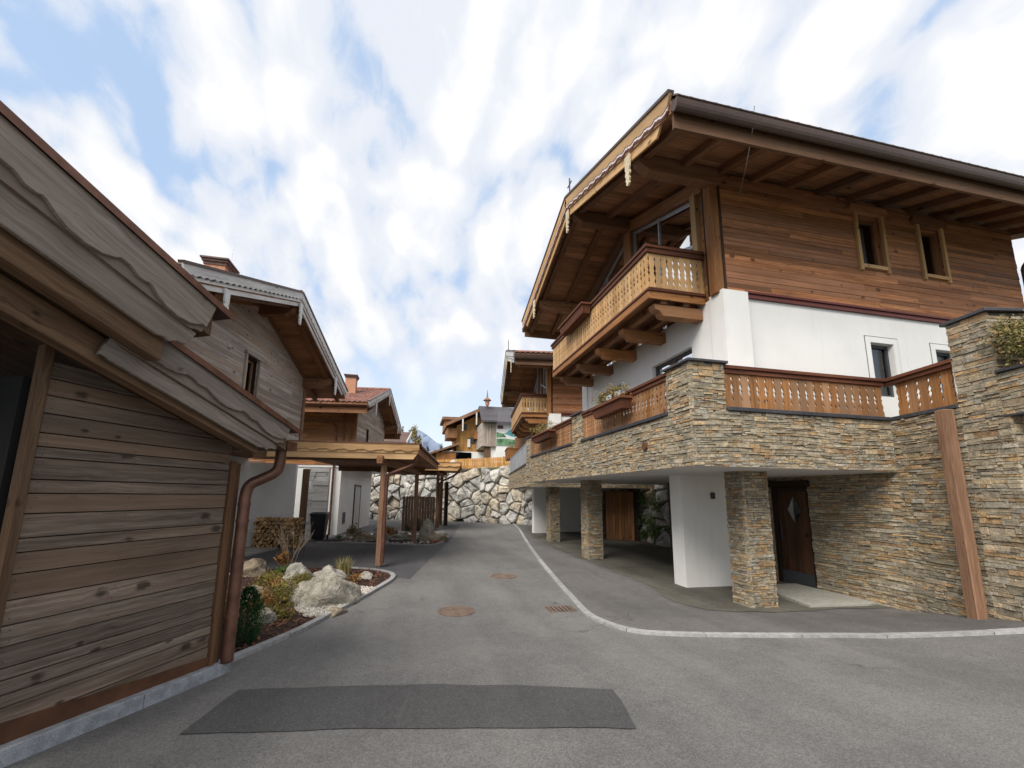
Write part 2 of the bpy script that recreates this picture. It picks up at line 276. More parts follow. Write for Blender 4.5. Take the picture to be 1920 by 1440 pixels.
# ---------------------------------------------------------------- mesh helpers
V = Vector
R = random.random
def U(a, b): return a + (b - a)*R()
class MB:
    def __init__(s): s.v = []; s.f = []; s.uv = []; s.c = []
    def face(s, pts, uvs=None, c=None):
        i = len(s.v); s.v += [tuple(p) for p in pts]; s.f.append(list(range(i, i+len(pts))))
        if uvs is None:
            n = (pts[1]-pts[0]); n2 = (pts[-1]-pts[0]); a = n.normalized() if n.length else V((1, 0, 0))
            nn = n.cross(n2); bb = nn.cross(n).normalized() if nn.length else V((0, 1, 0))
            uvs = [((p-pts[0]).dot(a), (p-pts[0]).dot(bb)) for p in pts]
        s.uv.append(uvs); s.c.append(c or (R(), R(), R()))
    def hexa(s, p, c=None):
        """8 points: bottom ring 0-3, top ring 4-7 (same order). UV runs along the longest edge."""
        c = c or (R(), R(), R())
        ex = [(p[1]-p[0]), (p[3]-p[0]), (p[4]-p[0])]
        i = max(range(3), key=lambda k: ex[k].length); a = ex[i].normalized()
        for q in ((0, 3, 2, 1), (4, 5, 6, 7), (0, 1, 5, 4), (1, 2, 6, 5), (2, 3, 7, 6), (3, 0, 4, 7)):
            pts = [p[k] for k in q]; n = (pts[1]-pts[0]).cross(pts[2]-pts[0])
            n = n.normalized() if n.length > 1e-9 else V((0, 0, 1))
            aa = a - n*a.dot(n)
            aa = aa.normalized() if aa.length > .3 else ex[(i+1) % 3].normalized()
            bb = n.cross(aa); o = p[0]
            s.face(pts, [((x-o).dot(aa), (x-o).dot(bb)) for x in pts], c)
    def box(s, o, a, b, cc, c=None): s.hexa([o, o+a, o+a+b, o+b, o+cc, o+a+cc, o+a+b+cc, o+b+cc], c)
    def cbox(s, x0, x1, y0, y1, z0, z1, c=None): s.box(V((x0, y0, z0)), V((x1-x0, 0, 0)), V((0, y1-y0, 0)), V((0, 0, z1-z0)), c)
    def bar(s, p, q, wd, ht, up=V((0, 0, 1)), c=None):
        d = (q-p); sd = d.cross(up)
        sd = sd.normalized() if sd.length > 1e-6 else V((1, 0, 0))
        uu = sd.cross(d).normalized(); a = sd*wd; b = uu*ht
        s.box(p-a*.5-b*.5, d, a, b, c)
    def prism(s, pts, th, c=None, a=None):
        """planar outline pts (may be concave) extruded by vector th"""
        c = c or (R(), R(), R()); n = len(pts); a = a or (pts[1]-pts[0]).normalized()
        nn = th.normalized(); bb = nn.cross(a); o = pts[0]
        uv = [((p-o).dot(a), (p-o).dot(bb)) for p in pts]; q = [p+th for p in pts]
        s.face(pts, uv, c); s.face(q[::-1], uv[::-1], c)
        for i in range(n):
            j = (i+1) % n; s.face([pts[i], q[i], q[j], pts[j]], None, c)
    def tube(s, pts, r, n=8, c=None, caps=True):
        c = c or (R(), R(), R()); rings = []; prev = None; L = 0
        for i, p in enumerate(pts):
            d = (pts[min(i+1, len(pts)-1)] - pts[max(i-1, 0)]).normalized()
            if prev is None: x = d.orthogonal().normalized()
            else: x = prev - d*prev.dot(d); x.normalize()
            prev = x; y = d.cross(x); rr = r[i] if isinstance(r, (list, tuple)) else r
            rings.append([p + (x*math.cos(2*math.pi*k/n) + y*math.sin(2*math.pi*k/n))*rr for k in range(n)])
        for i in range(len(rings)-1):
            l2 = L + (pts[i+1]-pts[i]).length
            for k in range(n):
                j = (k+1) % n
                s.face([rings[i][k], rings[i][j], rings[i+1][j], rings[i+1][k]], [(L, k*.03), (L, k*.03+.03), (l2, k*.03+.03), (l2, k*.03)], c)
            L = l2
        if caps: s.face(rings[0][::-1], None, c); s.face(rings[-1], None, c)
    def build(s, name, mat, parent=None, bevel=0, smooth=False):
        me = bpy.data.meshes.new(name); me.from_pydata(s.v, [], s.f)
        ul = me.uv_layers.new(name='UVMap'); ul.data.foreach_set('uv', [x for f in s.uv for p in f for x in p])
        at = me.color_attributes.new(name='rnd', type='FLOAT_COLOR', domain='CORNER')
        cs = []
        for f, c in zip(s.f, s.c): cs += (list(c) + [1.0])*len(f)
        at.data.foreach_set('color', cs)
        if smooth or bevel:
            bm = bmesh.new(); bm.from_mesh(me); bmesh.ops.remove_doubles(bm, verts=bm.verts, dist=1e-4) if smooth else None
            if bevel:
                # weld each loose element into a closed island so that the bevel has edges to work on
                bmesh.ops.remove_doubles(bm, verts=bm.verts, dist=1e-5)
            bm.to_mesh(me); bm.free()
        if smooth:
            for p in me.polygons: p.use_smooth = True
        me.materials.append(M[mat] if isinstance(mat, str) else mat)
        o = bpy.data.objects.new(name, me); COL.objects.link(o)
        if bevel:
            b = o.modifiers.new('bevel', 'BEVEL'); b.width = bevel; b.segments = 1; b.limit_method = 'ANGLE'; b.angle_limit = math.radians(50)
        if parent is not None: attach(o, parent)
        return o
def wloc(o):
    return V(o.location) if o.parent is None else V((0, 0, 0))
def attach(o, parent):
    o.parent = parent
    if parent.parent is None: o.matrix_parent_inverse = Matrix.Translation(-V(parent.location))
def thing(name, label, cat, loc=(0, 0, 0), group=None):
    o = bpy.data.objects.new(name, None); o.empty_display_size = .2; COL.objects.link(o); o.location = loc
    o['label'] = label; o['category'] = cat
    if group: o['group'] = group
    return o
def tag(o, label=None, cat=None, group=None, kind=None):
    if label: o['label'] = label
    if cat: o['category'] = cat
    if group: o['group'] = group
    if kind: o['kind'] = kind
    return o
class Frame:
    """local house frame: u along the gable, w away from the road, z up"""
    def __init__(s, o, u): s.o = V((o[0], o[1], 0)); s.u = V((u[0], u[1], 0)).normalized(); s.w = V((s.u.y, -s.u.x, 0)); s.sgn = 1
    def flip(s): s.w = -s.w; return s
    def __call__(s, u, w, z): return s.o + s.u*u + s.w*w + V((0, 0, z))
    def box(s, mb, u0, u1, w0, w1, z0, z1, c=None): mb.box(s(u0, w0, z0), s.u*(u1-u0), s.w*(w1-w0), V((0, 0, z1-z0)), c)
Z = V((0, 0, 1))
def seg_cut(L, holes, z0, z1):
    """free intervals of 0..L in the row z0..z1 once the holes (s0,s1,za,zb) are taken out"""
    iv = [(0.0, L)]
    for (a, b, za, zb) in holes:
        if zb <= z0+.005 or za >= z1-.005: continue
        nv = []
        for (x, y) in iv:
            if b <= x or a >= y: nv.append((x, y)); continue
            if a > x: nv.append((x, a))
            if b < y: nv.append((b, y))
        iv = nv
    return iv
def panel(mb, O, D, N, L, z0, z1, holes=(), depth=.12):
    """plain wall face with rectangular openings and their reveals; O is the point at s=0,z=0"""
    ss = sorted({0, L} | {h[0] for h in holes} | {h[1] for h in holes}); zs = sorted({z0, z1} | {h[2] for h in holes} | {h[3] for h in holes})
    P = lambda s, z, d=0: O + D*s + Z*z - N*d
    for i in range(len(ss)-1):
        for j in range(len(zs)-1):
            sm, zm = (ss[i]+ss[i+1])/2, (zs[j]+zs[j+1])/2
            if zm < z0 or zm > z1 or any(h[0] < sm < h[1] and h[2] < zm < h[3] for h in holes): continue
            mb.face([P(ss[i], zs[j]), P(ss[i+1], zs[j]), P(ss[i+1], zs[j+1]), P(ss[i], zs[j+1])])
    for (a, b, c, d) in holes:
        for (s1, q1, s2, q2) in ((a, c, b, c), (b, c, b, d), (b, d, a, d), (a, d, a, c)):
            mb.face([P(s1, q1), P(s2, q2), P(s2, q2, depth), P(s1, q1, depth)])
def planks(mb, O, D, N, L, z0, z1, row=.17, holes=(), th=.03, plen=(1.6, 4.2), top=None, jit=.004, gap=.006, rvar=.25, nails=None):
    """horizontal board cladding made of single boards; top(z) -> (s0, s1) trims a row to a gable"""
    z = z0
    while z < z1 - .02:
        h = min(row*(1 + U(-rvar, rvar)), z1 - z)
        a0, a1 = (0, L) if top is None else top(z + h*.6)
        for (x, y) in seg_cut(L, holes, z, z+h):
            x, y = max(x, a0), min(y, a1)
            if y - x < .03: continue
            s = x
            while s < y - .01:
                e = min(s + U(*plen), y)
                if y - e < .4: e = y
                d = th + U(-jit, jit)
                mb.box(O + D*(s+gap*.3) + Z*(z+gap*.5), D*(e-s-gap*.6), N*d, Z*(h-gap))
                if nails is not None:
                    for q in [s+.05] + [s + k*.62 for k in range(1, int((e-s)/.62)+1)]:
                        for zz_ in (.25, .75): nails.box(O + D*(q+U(-.012, .012)) + Z*(z+h*zz_) + N*d, D*.007, N*.0015, Z*.007)
                s = e
        z += h
def scallops(L, period, amp):
    """wavy lower outline of a carved verge board, as (s, drop) pairs"""
    out = []; n = max(1, round(L/period)); per = L/n
    prof = [(0, 0), (.06, .0), (.1, .35), (.2, .78), (.35, 1.0), (.5, .9), (.62, .55), (.7, .2), (.74, .12), (.78, .3), (.86, .32), (.92, .1), (.96, .0)]
    for k in range(n):
        out += [((k+t)*per, d*amp) for t, d in prof]
    return out + [(L, 0)]
def wave_board(mb, P, D, dn, N, L, h, amp, th, period=.55, c=None, s0=0.0):
    """board along D with straight top at P and a carved bottom; dn points down inside the board plane"""
    pts = [P + D*s0, P + D*L]
    for (s, d) in reversed(scallops(L-s0, period, amp)): pts.append(P + D*(s+s0) + dn*(h + d))
    mb.prism(pts, N*th, c, a=D)
def pendant(mb, P, D, N, L=.5, wd=.13, th=.035, c=None):
    prof = [(0, .5), (.42, .5), (.5, .34), (.55, .5), (.64, .5), (.7, .26), (.78, .46), (.86, .26), (.93, .34), (1.0, .02)]
    pts = [P - D*wd*x - Z*L*t for t, x in prof] + [P + D*wd*x - Z*L*t for t, x in reversed(prof)]
    mb.prism(pts, N*th, c, a=V((0, 0, -1)))
def balusters(mb, P, D, N, L, z0, z1, sp=.125, th=.022):
    """upright fretwork boards: neighbouring cut edges form small circles and lozenges"""
    prof = [(0, 0), (.12, 0), (.15, .008), (.2, .017), (.25, .008), (.30, .004), (.36, .012), (.43, .026), (.5, .012), (.56, .026), (.64, .012), (.70, .004), (.76, .008), (.81, .018), (.86, .008), (.89, 0), (1, 0)]
    n = max(1, round(L/sp)); w_ = L/n; h = z1-z0
    for k in range(n):
        c0 = P + D*(w_*(k+.5)); c = (R(), R(), R())
        l = [c0 - D*(w_*.5-.0012-g*1.2) + Z*(z0+h*t) for t, g in prof]; r = [c0 + D*(w_*.5-.0012-g*1.2) + Z*(z0+h*t) for t, g in reversed(prof)]
        mb.prism(l + r, N*th, c, a=Z)
def window(root, O, D, N, s0, s1, z0, z1, rec=.09, fr=.06, fmat='anth', mull=1, curtain=True, name='window', paper=False, glass='pane'):
    P = lambda s, z, d: O + D*s + Z*z - N*d
    mb = MB()
    def fb(a, b, c, d): mb.box(P(a, c, rec+.06), D*(b-a), Z*(d-c), N*.06)
    fb(s0, s1, z0, z0+fr); fb(s0, s1, z1-fr, z1); fb(s0, s0+fr, z0+fr, z1-fr); fb(s1-fr, s1, z0+fr, z1-fr)
    for k in range(1, mull+1):
        x = s0 + (s1-s0)*k/(mull+1); fb(x-fr*.45, x+fr*.45, z0+fr, z1-fr)
    w_ = mb.build(name, fmat, root)
    g = MB(); g.face([P(s0, z0, rec+.035), P(s1, z0, rec+.035), P(s1, z1, rec+.035), P(s0, z1, rec+.035)]); g.build('pane', glass, w_)
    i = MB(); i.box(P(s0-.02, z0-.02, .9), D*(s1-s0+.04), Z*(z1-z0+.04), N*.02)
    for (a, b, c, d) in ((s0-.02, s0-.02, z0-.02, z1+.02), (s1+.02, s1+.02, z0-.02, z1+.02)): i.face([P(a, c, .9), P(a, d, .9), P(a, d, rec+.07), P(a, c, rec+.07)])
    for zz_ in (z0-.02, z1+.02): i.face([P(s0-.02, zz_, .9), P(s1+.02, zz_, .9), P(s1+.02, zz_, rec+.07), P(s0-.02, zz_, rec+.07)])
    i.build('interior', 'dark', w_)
    if curtain:
        c = MB(); W = s1 - s0
        for (a, b) in ((.06, .3), (.66, .94)):
            n = 7; xs = [s0 + W*(a + (b-a)*k/n) for k in range(n+1)]
            for k in range(n):
                d0, d1 = rec+.16+.03*(k % 2), rec+.16+.03*((k+1) % 2)
                c.face([P(xs[k], z0, d0), P(xs[k+1], z0, d1), P(xs[k+1], z1, d1), P(xs[k], z1, d0)])
        c.build('curtain', 'curtain', w_)
    if paper:
        q = MB(); q.box(P(s0+fr+.02, z0+fr+.02, rec+.05), D*(s1-s0)*.3, Z*(z1-z0)*.3, N*.004); q.build('paper_sheet', 'white', w_)
    return w_
def stones(mb, O, D, N, L, z0, z1, holes=(), hh=(.026, .085), ll=(.05, .3), pr=(.004, .028), zlow=None, top=None):
    """dry-laid ledge stone facing: every stone its own wedge of rock"""
    ph1, ph2 = U(0, 6), U(0, 6); wob = lambda s: .014*math.sin(1.7*s+ph1) + .008*math.sin(4.3*s+ph2)
    z = z0
    def st(a, b, c, d, g):
        if b-a < .012 or d-c < .012: return
        dp = U(*pr); j = lambda: U(-.005, .005); g = min(g, (d-c)*.18)
        f = [O + D*(a+g+j()) + Z*(c+g+j()+wob(a)*(c > z0+.01)) + N*(dp+U(-.006, .006)), O + D*(b-g+j()) + Z*(c+g+j()+wob(b)*(c > z0+.01)) + N*(dp+U(-.006, .006)),
             O + D*(b-g+j()) + Z*(d-g+j()+wob(b)*(d < z1-.01)) + N*(dp+U(-.006, .006)), O + D*(a+g+j()) + Z*(d-g+j()+wob(a)*(d < z1-.01)) + N*(dp+U(-.006, .006))]
        bk = [O + D*a + Z*(c+wob(a)*(c > z0+.01)) - N*.03, O + D*b + Z*(c+wob(b)*(c > z0+.01)) - N*.03, O + D*b + Z*(d+wob(b)*(d < z1-.01)) - N*.03, O + D*a + Z*(d+wob(a)*(d < z1-.01)) - N*.03]
        cc = (R(), R(), R()); mb.face(f, None, cc)
        for i in range(4):
            k = (i+1) % 4; mb.face([bk[i], bk[k], f[k], f[i]], None, cc)
    while z < z1-.015:
        h = U(*hh)
        if z1-z-h < .03: h = z1-z
        for (x, y) in seg_cut(L, holes, z, z+h):
            s = x - 0.0
            while s < y-.01:
                e = s + U(*ll)*(1.0 if R() > .12 else 1.5)
                if y-e < .08: e = y
                if top is None or z+h < top((s+e)/2):
                    if h > .06 and R() < .5:
                        m = z + h*U(.35, .65); k = s + (e-s)*U(.3, .7)
                        st(s, e, z, m, .003); st(s, k, m, z+h, .003); st(k, e, m, z+h, .003)
                    else: st(s, e, z, z+h, .004)
                s = e
        z += h
def chamfer_poly(cx, cy, n, r, sq=1.0): return [V((cx + r*math.cos(2*math.pi*k/n), cy + r*sq*math.sin(2*math.pi*k/n), 0)) for k in range(n)]
def lerp_path(pts, step):
    out = []
    for a, b in zip(pts, pts[1:]):
        n = max(1, int((b-a).length/step))
        out += [a + (b-a)*(k/n) for k in range(n)]
    return out + [pts[-1]]
def smooth_path(pts, it=2):
    for _ in range(it):
        q = [pts[0]]
        for a, b in zip(pts, pts[1:]): q += [a*.75 + b*.25, a*.25 + b*.75]
        pts = q + [pts[-1]]
    return pts
def foliage(mb, c, rad, n, size, shell=.5, up=0.0, aspect=.6, dens=None, cbias=None):
    """leaf-sized quads filling an uneven ellipsoid"""
    cl = [(V((U(-1, 1), U(-1, 1), U(-1, 1))).normalized()*U(.2, .85), U(.35, .6)) for _ in range(14)]
    k = 0; tries = 0
    while k < n and tries < n*12:
        tries += 1
        a, rr = random.choice(cl); d = V((U(-1, 1), U(-1, 1), U(-1, 1)))
        if d.length > 1: continue
        p = a + d*rr
        if p.length > 1.05 or (p.length < shell and R() < .6): continue
        pos = V((c[0]+p.x*rad[0], c[1]+p.y*rad[1], c[2]+p.z*rad[2]))
        s = size*U(.6, 1.35); nx = V((U(-1, 1), U(-1, 1), U(-.6, 1)+up)).normalized()
        x = nx.orthogonal().normalized(); x.rotate(Matrix.Rotation(U(0, 6.28), 3, nx)); y = nx.cross(x)*aspect
        br = min(1, max(0, R()))
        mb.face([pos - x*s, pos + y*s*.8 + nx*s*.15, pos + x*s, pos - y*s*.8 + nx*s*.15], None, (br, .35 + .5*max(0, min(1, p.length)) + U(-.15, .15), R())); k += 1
def rock(name, loc, size, seed, mat, sub=4, rough=.32, flat_=.0, rotz=0.0):
    bm = bmesh.new(); bmesh.ops.create_icosphere(bm, subdivisions=sub, radius=1)
    o3 = V((seed*7.3, seed*3.1, seed*5.7))
    pl = []
    rs = random.Random(seed)
    for _ in range(9):
        n = V((rs.uniform(-1, 1), rs.uniform(-1, 1), rs.uniform(-.5, 1))).normalized(); pl.append((n, rs.uniform(.56, .86)))
    for v in bm.verts:
        p = v.co.normalized()
        r = 1.0
        for n, d in pl:
            k = p.dot(n)
            if k > 0 and r*k > d: r = d/k
        r *= 1 + rough*(noise.fractal(p*1.6+o3, 1.0, 2.0, 4))*.35 + .05*noise.noise(p*9+o3) - .09*(1-abs(noise.noise(p*3.1+o3)*2))**4 + .025*noise.noise(p*22+o3)
        v.co = p*r
        v.co.x *= size[0]; v.co.y *= size[1]; v.co.z *= size[2]
    me = bpy.data.meshes.new(name); bm.to_mesh(me); bm.free()
    at = me.color_attributes.new(name='rnd', type='FLOAT_COLOR', domain='CORNER'); cc = [rs.random(), .5, rs.random(), 1.0]
    at.data.foreach_set('color', cc*len(me.loops))
    for p in me.polygons: p.use_smooth = True
    me.materials.append(M[mat]); ob = bpy.data.objects.new(name, me); COL.objects.link(ob); ob.location = loc; ob.rotation_euler = (0, 0, rotz); return ob
def clip_poly(poly, p, n):
    out = []
    for i in range(len(poly)):
        a, b = poly[i], poly[(i+1) % len(poly)]; da, db = (a-p).dot(n), (b-p).dot(n)
        if da <= 0: out.append(a)
        if da*db < 0: out.append(a + (b-a)*(da/(da-db)))
    return out
def boulders(mb, O, D, N, L, z0, zt, cell=(1.0, .62), seed=1, depth=.3, lean=0.0, shrink=.045):
    """dry wall of big fitted blocks: a jittered Voronoi pattern, each cell an own domed block. zt(s) gives the crest"""
    rs = random.Random(seed); pts = []; rows = int(5.5/cell[1]); cols = int(L/cell[0])+2
    for j in range(-1, rows):
        for i in range(-1, cols):
            pts.append(V((( i+.5*(j % 2)+rs.uniform(-.38, .38))*cell[0], z0+(j+.5+rs.uniform(-.36, .36))*cell[1], 0)))
    pts = [p for p in pts if rs.random() > .2]; pts += [p + V((rs.uniform(.25, .5)*cell[0], rs.uniform(-.5, .5)*cell[1], 0)) for p in pts if rs.random() < .28]
    P = lambda s, z, d: O + D*s + Z*z + N*(d - lean*(z-z0))
    for a in pts:
        if a.x < -.6 or a.x > L+.6 or a.y > zt(min(max(a.x, 0), L))+.25 or a.y < z0-.3: continue
        poly = [V((a.x-2, a.y-2, 0)), V((a.x+2, a.y-2, 0)), V((a.x+2, a.y+2, 0)), V((a.x-2, a.y+2, 0))]
        for b in pts:
            if b is not a and (b-a).length < 3: poly = clip_poly(poly, (a+b)*.5, (b-a).normalized())
        poly = clip_poly(poly, V((0, z0, 0)), V((0, -1, 0))); poly = clip_poly(poly, V((0, 0, 0)), V((-1, 0, 0))); poly = clip_poly(poly, V((L, 0, 0)), V((1, 0, 0)))
        if len(poly) < 3: continue
        c = sum(poly, V((0, 0, 0)))/len(poly)
        if c.y > zt(min(max(c.x, 0), L)): continue
        # finer outline with rough edges
        pp = []
        for i in range(len(poly)):
            p_, q_ = poly[i], poly[(i+1) % len(poly)]; m = max(1, int((q_-p_).length/.2))
            for k in range(m): pp.append(p_ + (q_-p_)*(k/m))
        rad = sum((p_-c).length for p_ in pp)/len(pp)
        base = rs.uniform(0, .24); tx, tz = rs.uniform(-.6, .6), rs.uniform(-.5, .35); sh = shrink*rs.uniform(.45, 1.25); cc = (rs.random(), rs.random(), rs.random())
        rings = []
        for (f, dd) in ((1 - sh/rad*.3, -.16), (1 - sh/rad*.8, .03), (1 - sh/rad - .10, .12), (.72, .15), (.5, .16), (.25, .165)):
            ring = []
            for p_ in pp:
                q_ = c + (p_-c)*max(.2, f); nz = noise.noise(V((q_.x*2.6, q_.y*2.6, seed+a.x)))*.12 + noise.noise(V((q_.x*7, q_.y*7, seed)))*.055; q_ = q_ + V((noise.noise(V((q_.x*5, q_.y*5, seed+9))), noise.noise(V((q_.x*5, q_.y*5, seed+19))), 0))*.05*min(1, f)
                d = dd*depth/.3 + (base + nz + tx*(q_.x-c.x)*.5 + tz*(q_.y-c.y)*.5 if dd > 0 else 0)
                ring.append(P(q_.x, max(q_.y, z0), d))
            rings.append(ring)
        n = len(pp)
        for A, B in zip(rings, rings[1:]):
            for i in range(n):
                j = (i+1) % n; mb.face([A[i], A[j], B[j], B[i]], None, cc)
        mb.face(rings[-1], None, cc)
# ---------------------------------------------------------------- terrain
def gz(x, y):
    a = .06*max(0.0, 6.2-max(y, -6)); b = .2*min(1.6, max(0.0, (x-6)/2.2))*min(1.3, max(0.0, (5.4-y)/1.2)); return a + b
def drape(name, poly, dz, mat, step=.5, kind='structure', zf=None):
    bm = bmesh.new(); vs = [bm.verts.new((p[0], p[1], 0)) for p in poly]; bm.faces.new(vs)
    bmesh.ops.triangulate(bm, faces=bm.faces[:])
    xs = [p[0] for p in poly]; ys = [p[1] for p in poly]
    def cut(lo, hi, axis):
        k = math.ceil(lo/step)*step
        while k < hi:
            co = V((k, 0, 0)) if axis == 0 else V((0, k, 0)); no = V((1, 0, 0)) if axis == 0 else V((0, 1, 0))
            bmesh.ops.bisect_plane(bm, geom=bm.verts[:]+bm.edges[:]+bm.faces[:], plane_co=co, plane_no=no, dist=1e-5); k += step
    cut(max(min(xs), -4), min(max(xs), 14), 0); cut(max(min(ys), -4), min(max(ys), 8), 1)
    bmesh.ops.triangulate(bm, faces=bm.faces[:])
    for v in bm.verts: v.co.z = (zf(v.co.x, v.co.y) if zf else gz(v.co.x, v.co.y)) + dz
    bmesh.ops.recalc_face_normals(bm, faces=bm.faces[:])
    me = bpy.data.meshes.new(name); bm.to_mesh(me); bm.free(); me.materials.append(M[mat])
    o = bpy.data.objects.new(name, me); COL.objects.link(o); o['kind'] = kind; return o
def strip_mesh(name, pts, wd, ht, mat, kind='structure', seglen=.9, dz=0.0, gapw=.012, side=1):
    """kerb of single stones following a path on the terrain; pts is the road-side edge, the stones lie to `side`"""
    mb = MB(); pts = lerp_path(pts, .15); acc = 0
    nor = []
    for i in range(len(pts)):
        d = (pts[min(i+1, len(pts)-1)] - pts[max(i-1, 0)]); d.z = 0; d.normalize(); nor.append(V((d.y, -d.x, 0))*side)
    c = (R(), R(), R())
    for i in range(len(pts)-1):
        a, b = pts[i], pts[i+1]; n0, n1 = nor[i]*wd, nor[i+1]*wd; l = (b-a).length
        last = acc + l >= seglen
        bb = b if not last else b - (b-a).normalized()*gapw
        z = lambda q: V((q.x, q.y, gz(q.x, q.y)))
        p = [a, bb, bb+n1, a+n0]
        mb.hexa([z(q) + Z*(dz-.08) for q in p] + [z(q) + Z*(dz+ht+U(-.001, .001)) for q in p], c)
        acc += l
        if last: acc = 0; c = (R(), R(), R())
    o = mb.build(name, mat); o['kind'] = kind; return o

def rag(poly, amp=.03, step=.22, seed=3):
    out = []; q = [V((x, y, 0)) for x, y in poly]
    for a, b in zip(q, q[1:] + q[:1]):
        n = max(1, int((b-a).length/step)); d = (b-a).normalized() if (b-a).length else V((1, 0, 0)); nn = V((-d.y, d.x, 0))
        for k in range(n):
            p = a + (b-a)*(k/n); e = noise.noise(V((p.x*1.9, p.y*1.9, seed)))*amp + noise.noise(V((p.x*6.5, p.y*6.5, seed)))*amp*.5
            p = p + nn*e; out.append((p.x, p.y))
    return out
# ---------------------------------------------------------------- roofs
def make_roof(root, F, u0, u1, w0, w1, zt, sl, th=.3, wall_w=None, wall_u=None, tile='tile', soff='soffit', beam='beam', verge='gold', verge2='gold', paint=True,
              fascia='beam', gut='brownm', period=.34, amp=.04, tilew=.22, rafter_gap=.8, pend='cream', vh=(.32, .19), purlins=None, hookends=True, fine=True, rafters=True, far_eave=True, gd=2.1):
    um = (u0+u1)/2; zr = zt + sl*(um-u0)
    zp = lambda u: zt + sl*(u-u0) if u <= um else zt + sl*(u1-u)
    mb = MB()
    for (a, b) in ((u0, um), (u1, um)):
        # soffit boards run along the house; each a thin slat, so that the underside is boarded
        n = max(6, int(abs(b-a)/.16))
        for k in range(n):
            x, y = a + (b-a)*k/n, a + (b-a)*(k+.97)/n; c = (R(), R(), R())
            mb.hexa([F(x, w0, zp(x)-th), F(x, w1, zp(x)-th), F(y, w1, zp(y)-th), F(y, w0, zp(y)-th), F(x, w0, zp(x)-th+.03), F(x, w1, zp(x)-th+.03), F(y, w1, zp(y)-th+.03), F(y, w0, zp(y)-th+.03)], c)
        mb.hexa([F(a, w0, zp(a)-th+.032), F(a, w1, zp(a)-th+.032), F(b, w1, zp(b)-th+.032), F(b, w0, zp(b)-th+.032), F(a, w0, zp(a)-.045), F(a, w1, zp(a)-.045), F(b, w1, zp(b)-.045), F(b, w0, zp(b)-.045)])
    roof = mb.build('roof', soff, root)
    # tiles
    mb = MB(); nc = max(5, int(abs(um-u0)/.36)); sub = 5 if fine else 2; nw = int((w1-w0)/tilew)
    for (a, b) in ((u0-.06, um), (u1+.06, um)):
        zq = lambda u: zt + sl*(u-u0) if a < b else zt + sl*(u1-u)
        for k in range(nc):
            x, y = a + (b-a)*k/nc, a + (b-a)*(k+1)/nc
            for i in range(nw):
                c = (R(), R(), R())
                for j in range(sub):
                    f0, f1 = j/sub, (j+1)/sub; s0, s1 = w0 + (w1-w0)*(i+f0)/nw, w0 + (w1-w0)*(i+f1)/nw
                    h0, h1 = .045*abs(math.sin(math.pi*f0)), .045*abs(math.sin(math.pi*f1))
                    lo = zq(x)-.02; hi = zq(y)-.045
                    mb.face([F(x, s0, lo+h0), F(x, s1, lo+h1), F(y, s1, hi+h1), F(y, s0, hi+h0)], None, c)
                    mb.face([F(x, s0, lo+h0-.03), F(x, s1, lo+h1-.03), F(x, s1, lo+h1), F(x, s0, lo+h0)], None, c)
    mb.tube([F(um, w0-.03, zr+.0), F(um, w1, zr+.0)], .09, 8)
    mb.build('roof_tiles', tile, roof)
    # rafters
    if rafters:
        k = 0; wv = w0 + .26
        while wv < w1 - .05:
            for (a, b) in ((u0+.07, um), (u1-.07, um)):
                full = wall_w is None or wv < wall_w + .05
                e = b if full else (a + (wall_u[0]-u0+.0) if a < b else a - (u1-wall_u[1]))
                m = MB(); c = (R(), R(), R())
                m.hexa([F(a, wv-.065, zp(a)-th-.15), F(a, wv+.065, zp(a)-th-.15), F(e, wv+.065, zp(e)-th-.15), F(e, wv-.065, zp(e)-th-.15),
                        F(a, wv-.065, zp(a)-th+.004), F(a, wv+.065, zp(a)-th+.004), F(e, wv+.065, zp(e)-th+.004), F(e, wv-.065, zp(e)-th+.004)], c)
                m.build('rafter', beam, roof)
            wv += rafter_gap
    # verge boards: carved upper board over a plain one
    for (a, b) in ((u0-.05, um), (u1+.05, um)):
        P = F(a, w0, zt - .05*sl); Dv = (F(b, w0, zr) - P); L = Dv.length; D = Dv.normalized(); dn = D.cross(F.w) if D.cross(F.w).z < 0 else -D.cross(F.w)
        N = -F.w; m = MB()
        h1 = vh[0]*.62
        wave_board(m, P + N*.028, D, dn, N, L, h1, amp, .03, period)
        # plain board behind, then lower plain board
        m.prism([P, P + D*L, P + D*L + dn*vh[0], P + D*(.06 if hookends else 0) + dn*vh[0]], N*.026, None, a=D)
        q = dn*(vh[0]-.02)
        vb = m.build('verge_board', verge, roof)
        m = MB(); m.prism([P + q + D*(.22 if hookends else .02) - N*.04, P + q + D*L - N*.04, P + q + D*L + dn*vh[1] - N*.04, P + q + D*(.3 if hookends else .02) + dn*vh[1] - N*.04], N*.036, None, a=D)
        m.build('barge_board', verge2, roof)
        if paint:
            m = MB(); wave_board(m, P + N*.0262 + dn*.03, D, dn, N, L, h1-.03+.085, amp*.9, .014, period); m.build('verge_paint', 'red', vb)
            m = MB(); wave_board(m, P + N*.0266 + dn*.03, D, dn, N, L, h1-.03+.048, amp*.95, .021, period); m.build('verge_paint', 'pinkw', vb)
        m = MB(); m.prism([P + Z*.0 - N*.03, P + D*L - N*.03, P + D*L - N*.03 - dn*.05, P - N*.03 - dn*.05], N*.11, None, a=D); m.build('verge_flashing', gut, roof)
